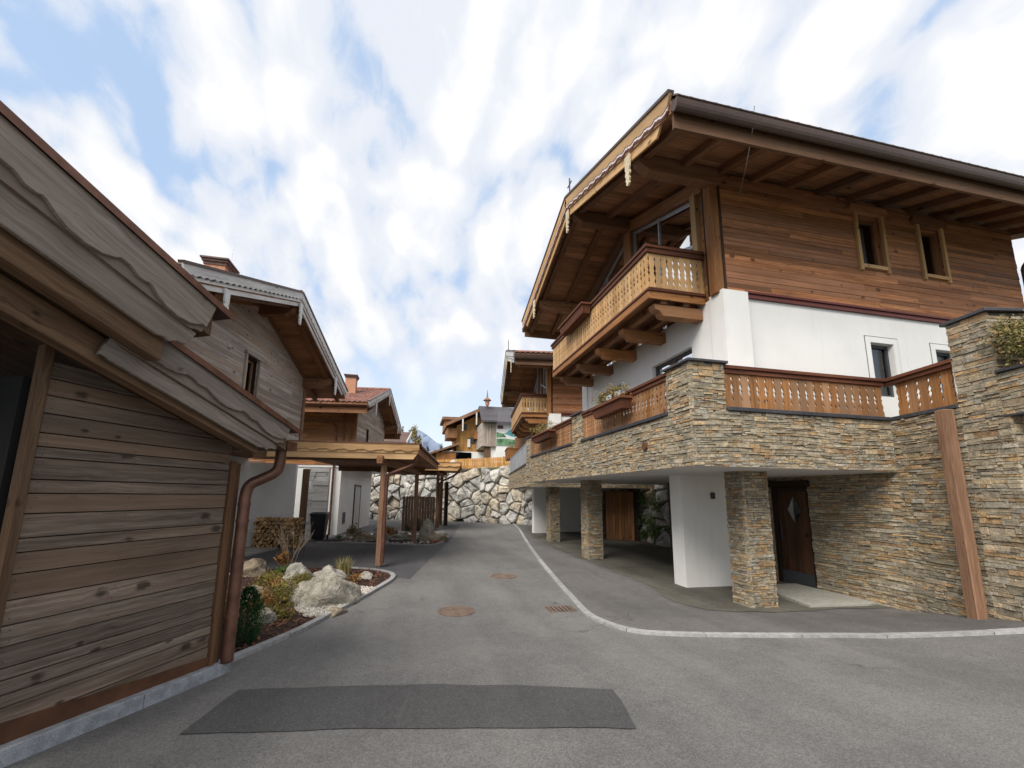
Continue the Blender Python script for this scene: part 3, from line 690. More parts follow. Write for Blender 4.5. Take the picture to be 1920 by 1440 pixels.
    # eaves: fascia and gutter
    for (a, sg) in ((u0, -1), (u1, 1)) if far_eave else ((u0, -1),):
        m = MB(); F.box(m, a+sg*.014, a-sg*.03, w0+.03, w1-.01, zt-th-.26, zt-.06); m.build('fascia', fascia, roof)
        m = MB(); c = (R(), R(), R()); n = 10
        for wv0, wv1 in ((w0-.02, w1),):
            for k in range(n):
                t0, t1 = math.pi*(1+k/n), math.pi*(1+(k+1)/n)
                q = lambda t, wv, r: F(a+sg*(.105) + sg*-r*math.cos(t), wv, zt-.2 + r*gd*math.sin(t))
                m.face([q(t0, wv0, .085), q(t0, wv1, .085), q(t1, wv1, .085), q(t1, wv0, .085)], None, c)
                m.face([q(t0, wv0, .08), q(t0, wv1, .08), q(t1, wv1, .08), q(t1, wv0, .08)], None, c)
            m.tube([F(a+sg*.192, wv0, zt-.2), F(a+sg*.192, wv1, zt-.2)], .014, 6)
            for wv in (wv0, wv1): m.face([F(a+sg*.105 - sg*.085*math.cos(math.pi*(1+k/n)), wv, zt-.2+.085*gd*math.sin(math.pi*(1+k/n))) for k in range(n+1)], None, c)
        m.build('gutter', gut, roof)
    # purlins with carved pendants in front
    for u in (purlins or ()):
        zt_ = zp(u)-th-.14; ww = wall_w or w0+1
        m = MB()
        pr = [(w0+.10, -.02), (w0+.16, -.14), (w0+.24, -.19), (w0+.34, -.26), (ww+.1, -.26), (ww+.1, 0.06), (w0+.10, 0.06)]
        m.prism([F(u-.1, x, zt_+z) for x, z in pr], F.u*.2, None, a=F.w); m.build('purlin', beam, roof, bevel=.008)
        if pend:
            m = MB(); pendant(m, F(u, w0-.03, zp(u)-vh[0]-vh[1]*.5), F.u, -F.w, .62, .15); m.build('pendant', pend, roof)
    return roof, zp, um, zr

# ---------------------------------------------------------------- the two large chalets on the right
def big_chalet(F, zo, label, near=True):
    root = thing('chalet', label, 'chalet', F(5.98, 5.36, 0))
    z = lambda a: a + zo
    A = lambda u, w_, h: F(u, w_, h + zo)
    u_, w_ = F.u, F.w
    roof, zp, um, zr = make_roof(root, F, 4.76, 13.3, 3.65, 14.4, z(8.04), .365, .32, wall_w=5.36, wall_u=(6.0, 12.1), tile='tilebr' if near else 'tile', purlins=(5.97, 8.93, 11.9), paint=near,
                                 verge='gold' if near else 'silver', verge2='gold' if near else 'silver', fine=True)
    # ridge cross
    m = MB(); c = A(9.03, 3.72, 0) ; c.z = zr
    m.tube([c, c+Z*.62], .018, 6); m.tube([c+Z*.44-u_*.13, c+Z*.44+u_*.13], .015, 6); m.tube([c-Z*.05, c+Z*.12], .035, 6); m.build('ridge_cross', 'anth', roof)
    # plaster storey
    m = MB()
    fh = [(.95, 2.35, z(3.9), z(4.86)), (3.81, 5.24, z(3.9), z(4.86))]
    panel(m, F(5.86, 5.36, 0), u_, -w_, 6.24, z(2.5), z(5.56), fh, .16)
    sh = [(3.38, 3.96, z(3.85), z(4.94)), (5.07, 5.64, z(3.85), z(4.94))]
    panel(m, F(5.98, 5.36, 0), w_, -u_, 7.94, z(2.5), z(5.56), sh, .16)
    panel(m, F(12.1, 5.36, 0), w_, u_, 7.94, z(2.5), z(5.56))
    F.box(m, 5.86, 6.2, 5.325, 5.86, z(2.5), z(5.6)); F.box(m, 11.76, 12.13, 5.325, 5.7, z(2.5), z(5.6))
    for h in sh:                                     # raised plaster band round the side windows
        a, b, c_, d = h; e = .12
        for (x0, x1, z0_, z1_) in ((a-e, a-.005, c_, d+e), (b+.005, b+e, c_, d+e), (a-.005, b+.005, d+.005, d+e)): F.box(m, 5.968, 5.99, 5.36+x0, 5.36+x1, z0_, z1_)
    pw = m.build('plaster_wall', 'white', root)
    for h in sh:                                     # dark strips paint the shade of an incised line round each window
        m = MB(); a, b, c_, d = h; e = .125
        for (x0, x1, z0_, z1_) in ((a-e-.008, a-e, c_, d+e), (b+e, b+e+.008, c_, d+e), (a-e-.008, b+e+.008, d+e, d+e+.01)): F.box(m, 5.974, 5.9805, 5.36+x0, 5.36+x1, z0_, z1_)
        m.build('groove_shade_line', 'anth', pw)
    m = MB(); F.box(m, 6.0, 12.08, 5.38, 13.28, z(5.5), z(5.56)); m.build('floor_slab', 'dark', root)
    for h in fh: window(root, F(5.86, 5.36, 0), u_, -w_, *h, rec=.1, mull=1, curtain=False)
    for h in sh: window(root, F(5.98, 5.36, 0), w_, -u_, *h, rec=.1, mull=0)
    # timber storey, long side
    th_ = [(3.40, 4.02, z(6.6), z(7.70)), (5.08, 5.68, z(6.6), z(7.70))]
    m = MB(); planks(m, F(5.98, 5.46, 0), w_, -u_, 7.84, z(5.62), z(8.02), .105, [(a-.1, b-.1, c_, d) for a, b, c_, d in th_], .03, (1.0, 4.5), jit=.005)
    panel(m, F(5.985, 5.46, 0), w_, -u_, 7.84, z(5.56), z(8.1), [(a-.1, b-.1, c_, d) for a, b, c_, d in th_], .14)
    tw = m.build('timber_wall', 'barn', root)
    for i, (a, b, c_, d) in enumerate(th_):
        wi = window(root, F(5.98, 5.36, 0), w_, -u_, a, b, c_, d, rec=.08, fr=.045, fmat='beam', mull=0, paper=(near and i == 0))
        m = MB()
        for x in (a-.075, b+.0): F.box(m, 5.9, 5.955, 5.36+x, 5.36+x+.075, c_-.14, d+.05)
        F.box(m, 5.9, 5.95, 5.36+a, 5.36+b, c_-.075, c_-.0); m.build('window_frame', 'gold', wi, bevel=.004)
        m = MB(); m.prism([F(5.88, 5.36+x, d+hh) for x, hh in ((a-.16, .05), (a-.2, .12), (a-.16, .22), (b+.14, .22), (b+.18, .12), (b+.14, .05))], u_*.09, None, a=w_); m.build('lintel', 'barn', wi)
    m = MB()
    for (z0_, z1_, d) in ((5.53, 5.575, .05), (5.578, 5.615, .035), (5.618, 5.66, .065)): F.box(m, 5.98-d, 5.98, 5.87, 13.3, z(z0_), z(z1_))
    m.build('trim_band', 'red', root)
    # timber walls behind and far side
    m = MB(); planks(m, F(12.1, 5.36, 0), w_, u_, 7.94, z(5.6), z(8.02), .17); m.build('timber_wall', 'barn', root)
    m = MB(); planks(m, F(5.98, 13.3, 0), u_, w_, 6.12, z(2.6), z(8.0), .3); m.build('timber_wall', 'barn', root)
    # gable front
    gl = lambda u: zp(u) - .32 - .15 - .28
    m = MB(); F.box(m, 5.93, 6.12, 5.27, 5.44, z(5.56), zp(6.0)-.47); m.build('corner_post', 'orange', root, bevel=.008)
    m = MB(); F.box(m, 5.935, 5.985, 5.45, 5.5, z(5.62), zp(6.0)-.47); F.box(m, 6.125, 6.19, 5.3, 5.41, z(5.62), zp(6.1)-.47); m.build('corner_board_and_shade', 'blackw', root)  # dark edge board, plus a dark strip painting the shade of the corner recess
    for x, l in ((6.12, .28), (11.6, .5)): m = MB(); planks(m, F(x, 5.42, 0), u_, -w_, l, z(5.56), zp(6.2)-.5, .2, (), .03); m.build('gable_boards', 'orange', root)
    for (a, b, mt) in ((6.38, 6.52, 'gold'), (8.82, 9.16, 'beam'), (11.48, 11.64, 'beam')):
        m = MB(); F.box(m, a, b, 5.29, 5.47, z(5.56), gl((a+b)/2)+.05); m.build('gable_post', mt, root, bevel=.006)
    for (a, b) in ((5.98, um), (12.1, um)):
        m = MB(); m.hexa([A(0, 0, 0)*0 + F(x, y, gl(x)+k) for k in (0, .3) for x, y in ((a, 5.3), (a, 5.5), (b, 5.5), (b, 5.3))]); m.build('gable_beam', 'beam', root)
    for (a, b) in ((6.52, 8.82), (9.16, 11.48)):
        m = MB(); fr = .05
        for x in (a, a+(b-a)*.52, b-fr): F.box(m, x, x+fr, 5.40, 5.46, z(5.6), gl(x))
        for k in (0.02, 1.0):
            m.hexa([F(x, y, max(z(5.65), gl(x)-k-h)) for h in (.06, 0) for x, y in ((a, 5.405), (a, 5.455), (b, 5.455), (b, 5.405))])
        wi = m.build('window', 'zinc', root)
        m = MB(); m.face([F(a, 5.43, z(5.6)), F(b, 5.43, z(5.6)), F(b, 5.43, gl(b)), F(a, 5.43, gl(a))]); m.build('pane', 'bigpane', wi)
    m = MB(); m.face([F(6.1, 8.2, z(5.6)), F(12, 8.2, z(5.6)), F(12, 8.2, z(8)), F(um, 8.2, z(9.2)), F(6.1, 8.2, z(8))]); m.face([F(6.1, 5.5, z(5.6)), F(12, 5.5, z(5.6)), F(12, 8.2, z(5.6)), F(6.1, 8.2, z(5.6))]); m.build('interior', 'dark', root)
    # balcony
    m = MB()
    for k in range(8): F.box(m, 6.37, 11.64, 4.18+k*.147, 4.18+k*.147+.143, z(5.62), z(5.66))
    for x in (4.5, 4.98): F.box(m, 6.4, 11.6, x-.06, x+.06, z(5.47), z(5.618))
    bal = m.build('balcony', 'beam', root)
    for u in (6.53, 7.72, 8.92, 10.15, 11.42):
        m = MB(); pr = [(4.3, 5.47), (4.34, 5.36), (4.44, 5.33), (4.5, 5.24), (5.36, 5.24), (5.36, 5.47)]
        m.prism([F(u-.1, x, z(h)) for x, h in pr], u_*.2, None, a=w_); m.build('bracket_beam', 'orange', bal, bevel=.01)
    m = MB(); F.box(m, 6.34, 11.67, 4.14, 4.18, z(5.52), z(5.665)); F.box(m, 6.34, 6.38, 4.18, 5.36, z(5.52), z(5.665)); F.box(m, 11.63, 11.67, 4.18, 5.36, z(5.52), z(5.665)); m.build('balcony_fascia', 'orange', bal, bevel=.005)
    m = MB()
    for (d, z0_, z1_) in ((.03, 5.668, 5.70), (.015, 5.702, 5.735)):
        F.box(m, 6.34-d, 11.67+d, 4.15-d, 4.2, z(z0_), z(z1_)); F.box(m, 6.34-d, 6.4, 4.2, 5.36, z(z0_), z(z1_)); F.box(m, 11.61, 11.67+d, 4.2, 5.36, z(z0_), z(z1_))
    for (d, z0_, z1_) in ((.03, 6.44, 6.53), (.055, 6.532, 6.6)):
        F.box(m, 6.34-d, 11.67+d, 4.15-d, 4.23, z(z0_), z(z1_)); F.box(m, 6.34-d, 6.42, 4.23, 5.36, z(z0_), z(z1_)); F.box(m, 11.59, 11.67+d, 4.23, 5.36, z(z0_), z(z1_))
    m.build('handrail', 'railw', bal, bevel=.006)
    m = MB(); balusters(m, F(6.34, 4.155, z(5.73)), u_, w_, 5.33, 0, .72); m.build('balustrade', 'gold', bal)
    for x in (6.35, 11.64): m = MB(); balusters(m, F(x, 4.18, z(5.73)), w_, u_, 1.18, 0, .72, .13); m.build('balustrade', 'gold', bal)
    # downpipe on the far corner
    m = MB(); m.tube(smooth_path([F(4.7, 13.55, z(7.8)), F(4.72, 13.5, z(7.6)), F(5.6, 13.42, z(7.35)), F(5.9, 13.4, z(7.2)), F(5.9, 13.4, z(6.9)), F(5.9, 13.4, z(2.6))], 2), .05, 10); m.build('downpipe', 'copper', root, smooth=True)
    if near:
        m = MB(); m.tube([F(4.58, 5.02, z(7.99)), F(4.66, 5.03, z(7.66)), F(5.3, 5.5, z(7.63)), F(5.93, 5.95, z(7.7))], .008, 5); m.build('lightning_cable', 'zinc', root)
    return root

def flower_box(F, u0, u1, w0, w1, z0, z1, label, mat='railw', flowers='dryfl', n=420, plant=True, up=.22):
    r = thing('flower_box', label, 'flower box', F((u0+u1)/2, (w0+w1)/2, z0), 'timber flower boxes on the railings')
    m = MB(); c = (R(), R(), R())
    m.hexa([F(u0+.05, w0+.04, z0), F(u0+.05, w1, z0), F(u1-.05, w1, z0), F(u1-.05, w0+.04, z0), F(u0, w0, z1-.05), F(u0, w1, z1-.05), F(u1, w1, z1-.05), F(u1, w0, z1-.05)], c)
    b = m.build('box', mat, r, bevel=.006)
    m = MB(); F.box(m, u0-.035, u1+.035, w0-.035, w1, z1-.05, z1); m.build('rim', mat, r, bevel=.006)
    if plant:
        m = MB()
        for k in range(4):
            c_ = F(u0+(u1-u0)*(k+.5)/4, (w0+w1)/2, z1+up*.75); foliage(m, c_, ((u1-u0)*.15+.05, .2, up), n//2, .024, .2, .3, .45)
        m.build('dry_plants', flowers, r)
    return r

F1 = Frame((0, 0), (0, 1))
house1 = big_chalet(F1, 0.0, 'large brown timber and white plaster chalet above the nearest stone terrace', True)
u2 = V((.148, .989, 0)).normalized(); w2 = V((u2.y, -u2.x, 0)); o2 = V((4.0, 16.05, 0)) - u2*4.76 - w2*3.65
F2 = Frame((o2.x, o2.y), (u2.x, u2.y))
house2 = big_chalet(F2, -.12, 'second timber chalet with gable balcony, standing behind the large white and brown chalet', False)

# ---------------------------------------------------------------- stone terrace over the carport
terr = thing('stone_terrace', 'ledge-stone terrace on pillars over an open carport, in front of the large chalet', 'terrace', F1(5.43, 4.2, 0))
F = F1; Y0, X0 = 5.43, 4.2
m = MB(); F.box(m, Y0+.02, 14.5, X0+.02, 9.9, 2.335, 2.52); m.build('slab', 'soffw', terr)
m = MB(); F.box(m, Y0+.03, 14.48, X0+.03, X0+.22, 2.34, 3.22); F.box(m, Y0+.03, Y0+.22, X0+.22, 8.16, 2.34, 3.22)
F.box(m, Y0+.03, 6.0, X0+.03, 4.82, 3.22, 3.99); F.box(m, 9.68, 10.28, X0+.03, X0+.3, 3.22, 3.99); F.box(m, 14.3, 14.9, X0+.03, X0+.3, 2.34, 3.99); m.build('parapet_core', 'mortar', terr)
m = MB()
stones(m, F(Y0, X0+.02, 0), F.u, -F.w, 9.05, 2.335, 3.225)
stones(m, F(Y0+.02, X0, 0), F.w, -F.u, 3.95, 2.335, 3.225)
stones(m, F(Y0, X0+.02, 0), F.u, -F.w, .6, 3.225, 3.995); stones(m, F(Y0+.02, X0, 0), F.w, -F.u, .64, 3.225, 3.995)
stones(m, F(6.02, X0, 0), F.w, F.u, .64, 3.225, 3.995)
stones(m, F(9.66, X0+.02, 0), F.u, -F.w, .64, 3.225, 3.995); stones(m, F(9.67, X0, 0), F.w, -F.u, .3, 3.225, 3.995)
stones(m, F(14.3, X0+.02, 0), F.u, -F.w, .62, 2.335, 3.995); stones(m, F(14.31, X0, 0), F.w, -F.u, .3, 3.225, 3.995)
m.build('stone_facing', 'stone', terr)
for q in ((6.02, 9.66, X0-.035, X0+.2, 3.228, 3.29), (10.3, 14.3, X0-.035, X0+.2, 3.228, 3.29), (Y0-.035, Y0+.2, 4.845, 8.19, 3.228, 3.29),
          (Y0-.05, 6.07, X0-.05, 4.89, 3.998, 4.04), (9.62, 10.34, X0-.05, X0+.35, 3.998, 4.04), (14.26, 14.96, X0-.05, X0+.35, 3.998, 4.04)):
    m = MB(); F.box(m, *q); m.build('coping', 'slate', terr, bevel=.006)
for x, l in ((6.03, 3.62), (10.31, 3.98)): m = MB(); balusters(m, F(x, X0+.05, 3.31), F.u, F.w, l, 0, .58, .12); m.build('balustrade', 'rail2', terr)
m = MB(); balusters(m, F(Y0+.05, 4.85, 3.31), F.w, F.u, 3.27, 0, .58, .165); m.build('balustrade', 'rail2', terr)
for q in ((6.03, 9.65, 0), (10.31, 14.29, 0), (4.85, 8.15, 1)):
    m = MB()
    for (z0_, z1_, d) in ((3.86, 3.93, .0), (3.932, 3.99, .03)):
        if q[2]: F.box(m, Y0+.02-d, Y0+.12+d, q[0], q[1]+d, z0_, z1_)
        else: F.box(m, q[0], q[1], X0+.02-d, X0+.12+d, z0_, z1_)
    m.build('handrail', 'railw', terr, bevel=.006)
m = MB(); m.tube([F(6.75, X0-.04, 2.78), F(6.75, X0+.05, 2.78)], .07, 14); m.build('overflow_pipe', 'rustm', terr)
# pillars
def pillar(x0, x1, y0, y1, zt_, root, name='stone_pillar'):
    b = MB(); b.cbox(x0+.025, x1-.025, y0+.025, y1-.025, -.1, zt_); c = b.build(name, 'mortar', root)
    q = MB(); stones(q, V((x0+.02, y1, 0)), V((0, -1, 0)), V((-1, 0, 0)), y1-y0, -.06, zt_, hh=(.03, .075), ll=(.06, .24)); stones(q, V((x0, y0+.02, 0)), V((1, 0, 0)), V((0, -1, 0)), x1-x0, -.06, zt_, hh=(.03, .075), ll=(.06, .24))
    stones(q, V((x1-.02, y0, 0)), V((0, 1, 0)), V((1, 0, 0)), y1-y0, -.06, zt_, hh=(.03, .075), ll=(.06, .24)); stones(q, V((x1, y1-.02, 0)), V((-1, 0, 0)), V((0, 1, 0)), x1-x0, -.06, zt_, hh=(.03, .075), ll=(.06, .24))
    q.build('pillar_stones', 'stone', c); return c
pillar(5.70, 6.24, 6.18, 6.60, 2.335, terr)
pillar(5.14, 5.62, 11.5, 11.98, 2.335, terr)
m = MB(); m.cbox(5.62, 7.3, 7.75, 8.15, -.05, 2.335); m.build('white_pier', 'white', terr)
m = MB(); m.cbox(6.32, 6.4, 7.69, 7.75, 1.83, 1.97); m.build('wall_lamp', 'anth', terr, bevel=.01)
# door wall under the terrace and the angled wall beside it
dh = [(8.15-8.06+.0, 8.15-7.12, -.2, 2.2)]
m = MB(); O = V((8.17, 8.15, 0)); D = V((0, -1, 0)); N = V((-1, 0, 0))
stones(m, O, D, N, 2.74, -.1, 2.34, dh, hh=(.03, .08), ll=(.08, .32))
a = V((8.17, 5.45, 0)); b = V((7.915, 4.36, 0)); D2 = (b-a).normalized(); N2 = V((D2.y, -D2.x, 0)); L2 = (b-a).length
stones(m, a, D2, N2, L2+.02, -.1, 3.225)
m.build('entrance_wall_stones', 'stone', terr)
m = MB(); m.cbox(8.2, 8.6, 5.4, 7.1, -.1, 2.335); m.cbox(8.2, 8.6, 8.07, 12, -.1, 2.335); m.cbox(8.45, 8.6, 7.1, 8.07, -.1, 2.335); m.cbox(8.2, 8.6, 7.1, 8.07, 2.21, 2.335)
m.hexa([p - N2*.03 + Z*z_ for z_ in (-.1, 3.22) for p in (a, b, b - N2*.6, a - N2*.6)]); m.build('entrance_wall_core', 'mortar', terr)
m = MB(); m.hexa([p + Z*z_ for z_ in (3.228, 3.29) for p in (V((8.17-.035, 5.43, 0)), b + N2*.04 - D2*.0, b - N2*.2, V((8.4, 5.43, 0)))]); m.build('coping', 'slate', terr, bevel=.006)
m = MB(); aa = a - N2*.06 + D2*.12; balusters(m, aa + Z*3.31, D2, N2*-1, L2-.2, 0, .58, .17); m.build('balustrade', 'rail2', terr)
m = MB()
for (z0_, z1_, d) in ((3.86, 3.93, .0), (3.932, 3.99, .03)):
    m.hexa([p + Z*z_ for z_ in (z0_, z1_) for p in (a + N2*(.0+d) - D2*.04, b + N2*(.0+d), b - N2*(.12+d), a - N2*(.12+d) - D2*.04)])
m.build('handrail', 'railw', terr, bevel=.006)
# entrance door
door = MB(); door.cbox(8.21, 8.26, 7.13, 7.20, -.04, 2.1); door.cbox(8.21, 8.26, 7.95, 8.05, -.04, 2.1); door.cbox(8.21, 8.26, 7.2, 7.95, 2.02, 2.1)
dd = door.build('door', 'blackw', terr, bevel=.006)
m = MB()
for k in range(5): m.cbox(8.235, 8.275, 7.2+k*.15, 7.2+k*.15+.146, .30, 2.02)
m.build('door_leaf', 'doorw', dd, bevel=.004)
m = MB(); m.cbox(8.222, 8.234, 7.2, 7.95, -.03, .3); m.build('kick_plate', 'anth', dd)
m = MB(); c_ = V((8.234, 7.52, 1.62)); m.prism([c_ + V((0, .17, 0)), c_ + V((0, 0, .3)), c_ + V((0, -.17, 0)), c_ + V((0, 0, -.3))], V((-.012, 0, 0))); m.build('door_window', 'pane', dd)
m = MB(); m.tube([V((8.2, 7.86, .95)), V((8.19, 7.86, 1.0)), V((8.19, 7.86, 1.3)), V((8.2, 7.86, 1.35))], .014, 8); m.build('door_handle', 'anth', dd)
m = MB(); m.cbox(8.08, 8.2, 7.05, 8.14, 2.11, 2.25); m.build('lintel', 'blackw', terr, bevel=.008)
m = MB(); q = [(8.15, 7.6), (8.15, 6.0), (7.85, 5.95), (6.72, 6.04), (6.9, 6.8), (7.4, 7.6)]
m.prism([V((x, y, .015)) for x, y in q], V((0, 0, .05)) , None); m.build('door_step', 'step', terr)
# timber post standing against the angled wall
post = MB(); pc = b - D2*.09 + N2*.16
post.box(pc - D2*.08 - N2*.09 + Z*.12, D2*.155, N2*.15, Z*3.09)
ob = post.build('timber_post', 'post', None, bevel=.012); tag(ob, 'tall square reddish timber post standing against the stone wall under the terrace coping', 'post')
# stone tower with niches right of the post
tow = thing('stone_tower', 'tall ledge-stone garden wall with slate cap and planted niche, right of the timber post', 'stone wall', b)
D3 = V((-.19, -.98, 0)).normalized(); N3 = V((D3.y, -D3.x, 0)); e = b + D3*.5; f_ = b + D3*1.6
m = MB(); stones(m, b, D3, N3, .5, 2.98, 4.5, hh=(.035, .11), ll=(.08, .34)); stones(m, b, D3, N3, .56, -.0, 3.0, hh=(.035, .11), ll=(.08, .34)); stones(m, e, D3, N3, 1.1, 3.02, 3.6, hh=(.035, .11), ll=(.08, .34))
stones(m, e - D3*.02, -N3, D3, .9, 3.6, 4.5, hh=(.035, .11), ll=(.08, .34)); stones(m, e + D3*.04, -N3, D3, .9, 0, 3.0, hh=(.035, .11), ll=(.08, .34)); stones(m, e - N3*.7, D3, N3, 1.1, 0, 3.0, hh=(.05, .12), ll=(.12, .4)); stones(m, e - N3*.8, D3, N3, 1.1, 3.6, 4.2, hh=(.05, .12), ll=(.12, .4))
m.build('stone_facing', 'stone', tow)
m = MB()
bx = lambda p, l, dpt, z0_, z1_: m.box(p - N3*.03 + Z*z0_, D3*l, -N3*dpt, Z*(z1_-z0_))
bx(b, .49, 1.5, 0, 4.5); bx(e - N3*.7, 1.2, .8, 0, 3.0); bx(e, 1.15, 1.5, 3.02, 3.6); bx(e - N3*.8, 1.2, .5, 3.6, 4.2); m.build('wall_core', 'mortar', tow)
for q in ((b - D3*.05 + N3*.06 + Z*4.505, D3*.6, -N3*1.6, Z*.05), (e + N3*.04 + Z*3.605, D3*1.1, -N3*.25, Z*.04), (b + N3*.018 + Z*2.99, D3*1.2, -N3*.2, Z*.03)): m = MB(); m.box(*q); m.build('coping', 'slate', tow, bevel=.006)
m = MB()
for k in range(9):
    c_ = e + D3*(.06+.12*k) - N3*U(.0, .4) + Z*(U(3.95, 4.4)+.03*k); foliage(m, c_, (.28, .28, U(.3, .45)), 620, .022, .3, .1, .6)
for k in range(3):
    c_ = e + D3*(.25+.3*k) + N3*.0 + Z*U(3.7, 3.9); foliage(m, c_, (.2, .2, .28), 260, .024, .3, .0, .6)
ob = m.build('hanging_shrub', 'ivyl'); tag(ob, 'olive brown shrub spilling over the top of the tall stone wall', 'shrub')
flower_box(F1, 7.1, 8.45, 3.93, 4.17, 3.58, 3.82, 'flower box with tall dry plants on the terrace balustrade, between the two nearest stone piers')
flower_box(F1, 11.5, 13.2, 3.93, 4.17, 3.6, 3.83, 'smaller looking planted flower box on the far length of terrace balustrade')
flower_box(F1, 8.75, 10.35, 3.88, 4.11, 6.33, 6.58, 'empty reddish flower box hung on the upper gable balcony', plant=False)
# ---------------------------------------------------------------- ground
ST = .25
drape('terrain', [(-500, -300), (500, -300), (500, 900), (-500, 900)], -.03, 'hill', ST)
drape('road', [(-14, -10), (14, -10), (14, 5), (9.2, 6), (9.9, 13), (9.6, 20), (7.5, 26.4), (4.9, 28.4), (2.3, 29.6), (-.4, 31), (-14, 32)], 0, 'asph', ST)
drape('driveway', [(2.95, 25.6), (1.75, 17.7), (.55, 12.1), (.02, 9.5), (-.29, 9.77), (-.45, 10.3), (-.84, 10.7), (-1.67, 11.2), (-4, 11), (-6, 11), (-7.5, 16), (-3.2, 17.9), (-3, 22), (1.6, 20.2), (1.9, 25.5)], .007, 'asphl', ST)
kp = [V((8.9, 2.9, 0)), V((7.26, 3.78, 0)), V((6.6, 4.12, 0)), V((5.99, 4.42, 0)), V((4.62, 4.70, 0)), V((3.64, 4.93, 0)), V((3.05, 5.16, 0)), V((2.84, 5.48, 0)), V((2.75, 5.93, 0)), V((2.74, 6.44, 0)), V((2.84, 7.04, 0)), V((3.12, 8.83, 0)), V((3.84, 12.78, 0)), V((4.7, 17.0, 0)), V((5.86, 22.4, 0)), V((6.5, 26.3, 0))]
kp = smooth_path(kp, 2)
strip_mesh('kerb', kp, .115, .035, 'granite', seglen=1.0, side=1)
pin = [p + V((.05, .03, 0)) for p in kp]
drape('pavement', [(p.x, p.y) for p in pin] + [(7.5, 26.3), (9.6, 20), (9.9, 13), (9.0, 6), (9.4, 4.6), (10.5, 3.2)], .014, 'pave', ST)
drape('carport_floor', rag([(8.2, 5.72), (7.2, 5.86), (6.5, 5.84), (5.8, 5.9), (5.3, 6.05), (4.9, 6.25), (4.66, 6.6), (4.72, 7.2), (4.98, 8.3), (5.0, 10.2), (5.02, 14.4), (5.3, 17), (5.7, 20.5), (9.3, 20.5), (9.3, 14), (8.3, 12)], .10, .2), .022, 'pavein', ST)
drape('road_patch', rag([(-1.42, 4.27), (-.6, 4.19), (.21, 4.06), (1.1, 3.85), (1.83, 3.62), (1.66, 2.95), (.7, 3.16), (-.3, 3.35), (-1.52, 3.52)], .022, .08), .007, 'patch', ST)

def manhole(x, y, label):
    r = thing('manhole_cover', label, 'manhole cover', (x, y, gz(x, y)), 'manhole covers in the road')
    m = MB(); n = 40; P = lambda k, r_, z_: V((x + r_*math.cos(2*math.pi*k/n), y + r_*math.sin(2*math.pi*k/n), gz(x, y)+z_))
    for k in range(n):
        m.face([P(k, .30, .009), P(k+1, .30, .009), P(k+1, .262, .009), P(k, .262, .009)]); m.face([P(k, .262, .009), P(k+1, .262, .009), P(k+1, .26, .002), P(k, .26, .002)]); m.face([P(k, .30, .009), P(k+1, .30, .009), P(k+1, .302, -.02), P(k, .302, -.02)])
    m.build('frame', 'iron', r)
    m = MB(); m.face([P(k, .256, .0065) for k in range(n)])
    for i in range(-4, 5):
        for j in range(-4, 5):
            if math.hypot(i*.052, j*.052) < .225 and (i+j) % 2 == 0: m.cbox(x+i*.052-.018, x+i*.052+.018, y+j*.052-.018, y+j*.052+.018, gz(x, y)+.0065, gz(x, y)+.0095)
    m.build('lid', 'iron', r)
manhole(.78, 6.86, 'nearer round rusty manhole cover in the middle of the road')
manhole(2.15, 9.52, 'farther round rusty manhole cover, close to the right kerb')
dr = thing('drain_grate', 'rectangular rusty drain grate set in the road against the kerb bend', 'drain', (2.45, 6.7, 0))
m = MB(); x0, x1, y0, y1 = 2.25, 2.72, 6.55, 6.87
for a in ((x0, x1, y0, y0+.025), (x0, x1, y1-.025, y1), (x0, x0+.025, y0+.025, y1-.025), (x1-.025, x1, y0+.025, y1-.025)): m.cbox(*a, -.02, .012)
m.build('frame', 'iron', dr)
m = MB()
for k in range(6): xx = x0+.045+k*.07; m.cbox(xx, xx+.042, y0+.025, y1-.025, -.02, .011)
m.build('bars', 'iron', dr)
m = MB(); m.face([V((x, y, .008)) for x, y in ((x0+.025, y0+.025), (x1-.025, y0+.025), (x1-.025, y1-.025), (x0+.025, y1-.025))]); m.build('sump_shade', 'dark', dr)  # flat black face paints the shade of the pit under the bars

# ---------------------------------------------------------------- timber shed on the left
dL = V((.416, .909, 0)).normalized(); nL = V((dL.y, -dL.x, 0)); p0 = V((-1.71, 4.72, 0))
def SP(s, o, z): return p0 + dL*s + nL*o + Z*z
def sbox(m, s0, s1, o0, o1, z0, z1, c=None): m.box(SP(s0, o0, z0), dL*(s1-s0), nL*(o1-o0), Z*(z1-z0), c)
shed = thing('timber_shed', 'weathered grey brown timber carport shed with stepped roof, at left', 'shed', SP(-.8, -.5, .2))
gs = lambda s, o=0: gz(*(SP(s, o, 0).xy))
m = MB()
for s0_, s1_ in ((-6, -4.2), (-4.19, -2.4), (-2.39, -.75), (-.745, .06)):
    m.hexa([SP(s0_, -.2, gs(s0_)-.1), SP(s1_, -.2, gs(s1_)-.1), SP(s1_, 0, gs(s1_)-.1), SP(s0_, 0, gs(s0_)-.1), SP(s0_, -.2, gs(s0_)+.108), SP(s1_, -.2, gs(s1_)+.108), SP(s1_, 0, gs(s1_)+.108), SP(s0_, 0, gs(s0_)+.108)])
m.build('plinth', 'plinth', shed, bevel=.006)
m = MB(); m.hexa([SP(-1.66, -.12, gs(-1.66)+.1), SP(-.13, -.12, gs(-.13)+.1), SP(-.13, -.075, gs(-.13)+.1), SP(-1.66, -.075, gs(-1.66)+.1), SP(-1.66, -.12, .42), SP(-.13, -.12, .285), SP(-.13, -.06, .285), SP(-1.66, -.06, .42)]); m.build('base_flashing', 'rustm', shed)
tb = lambda s: 2.12 + .36*(-.14 - s)
random.seed(11)
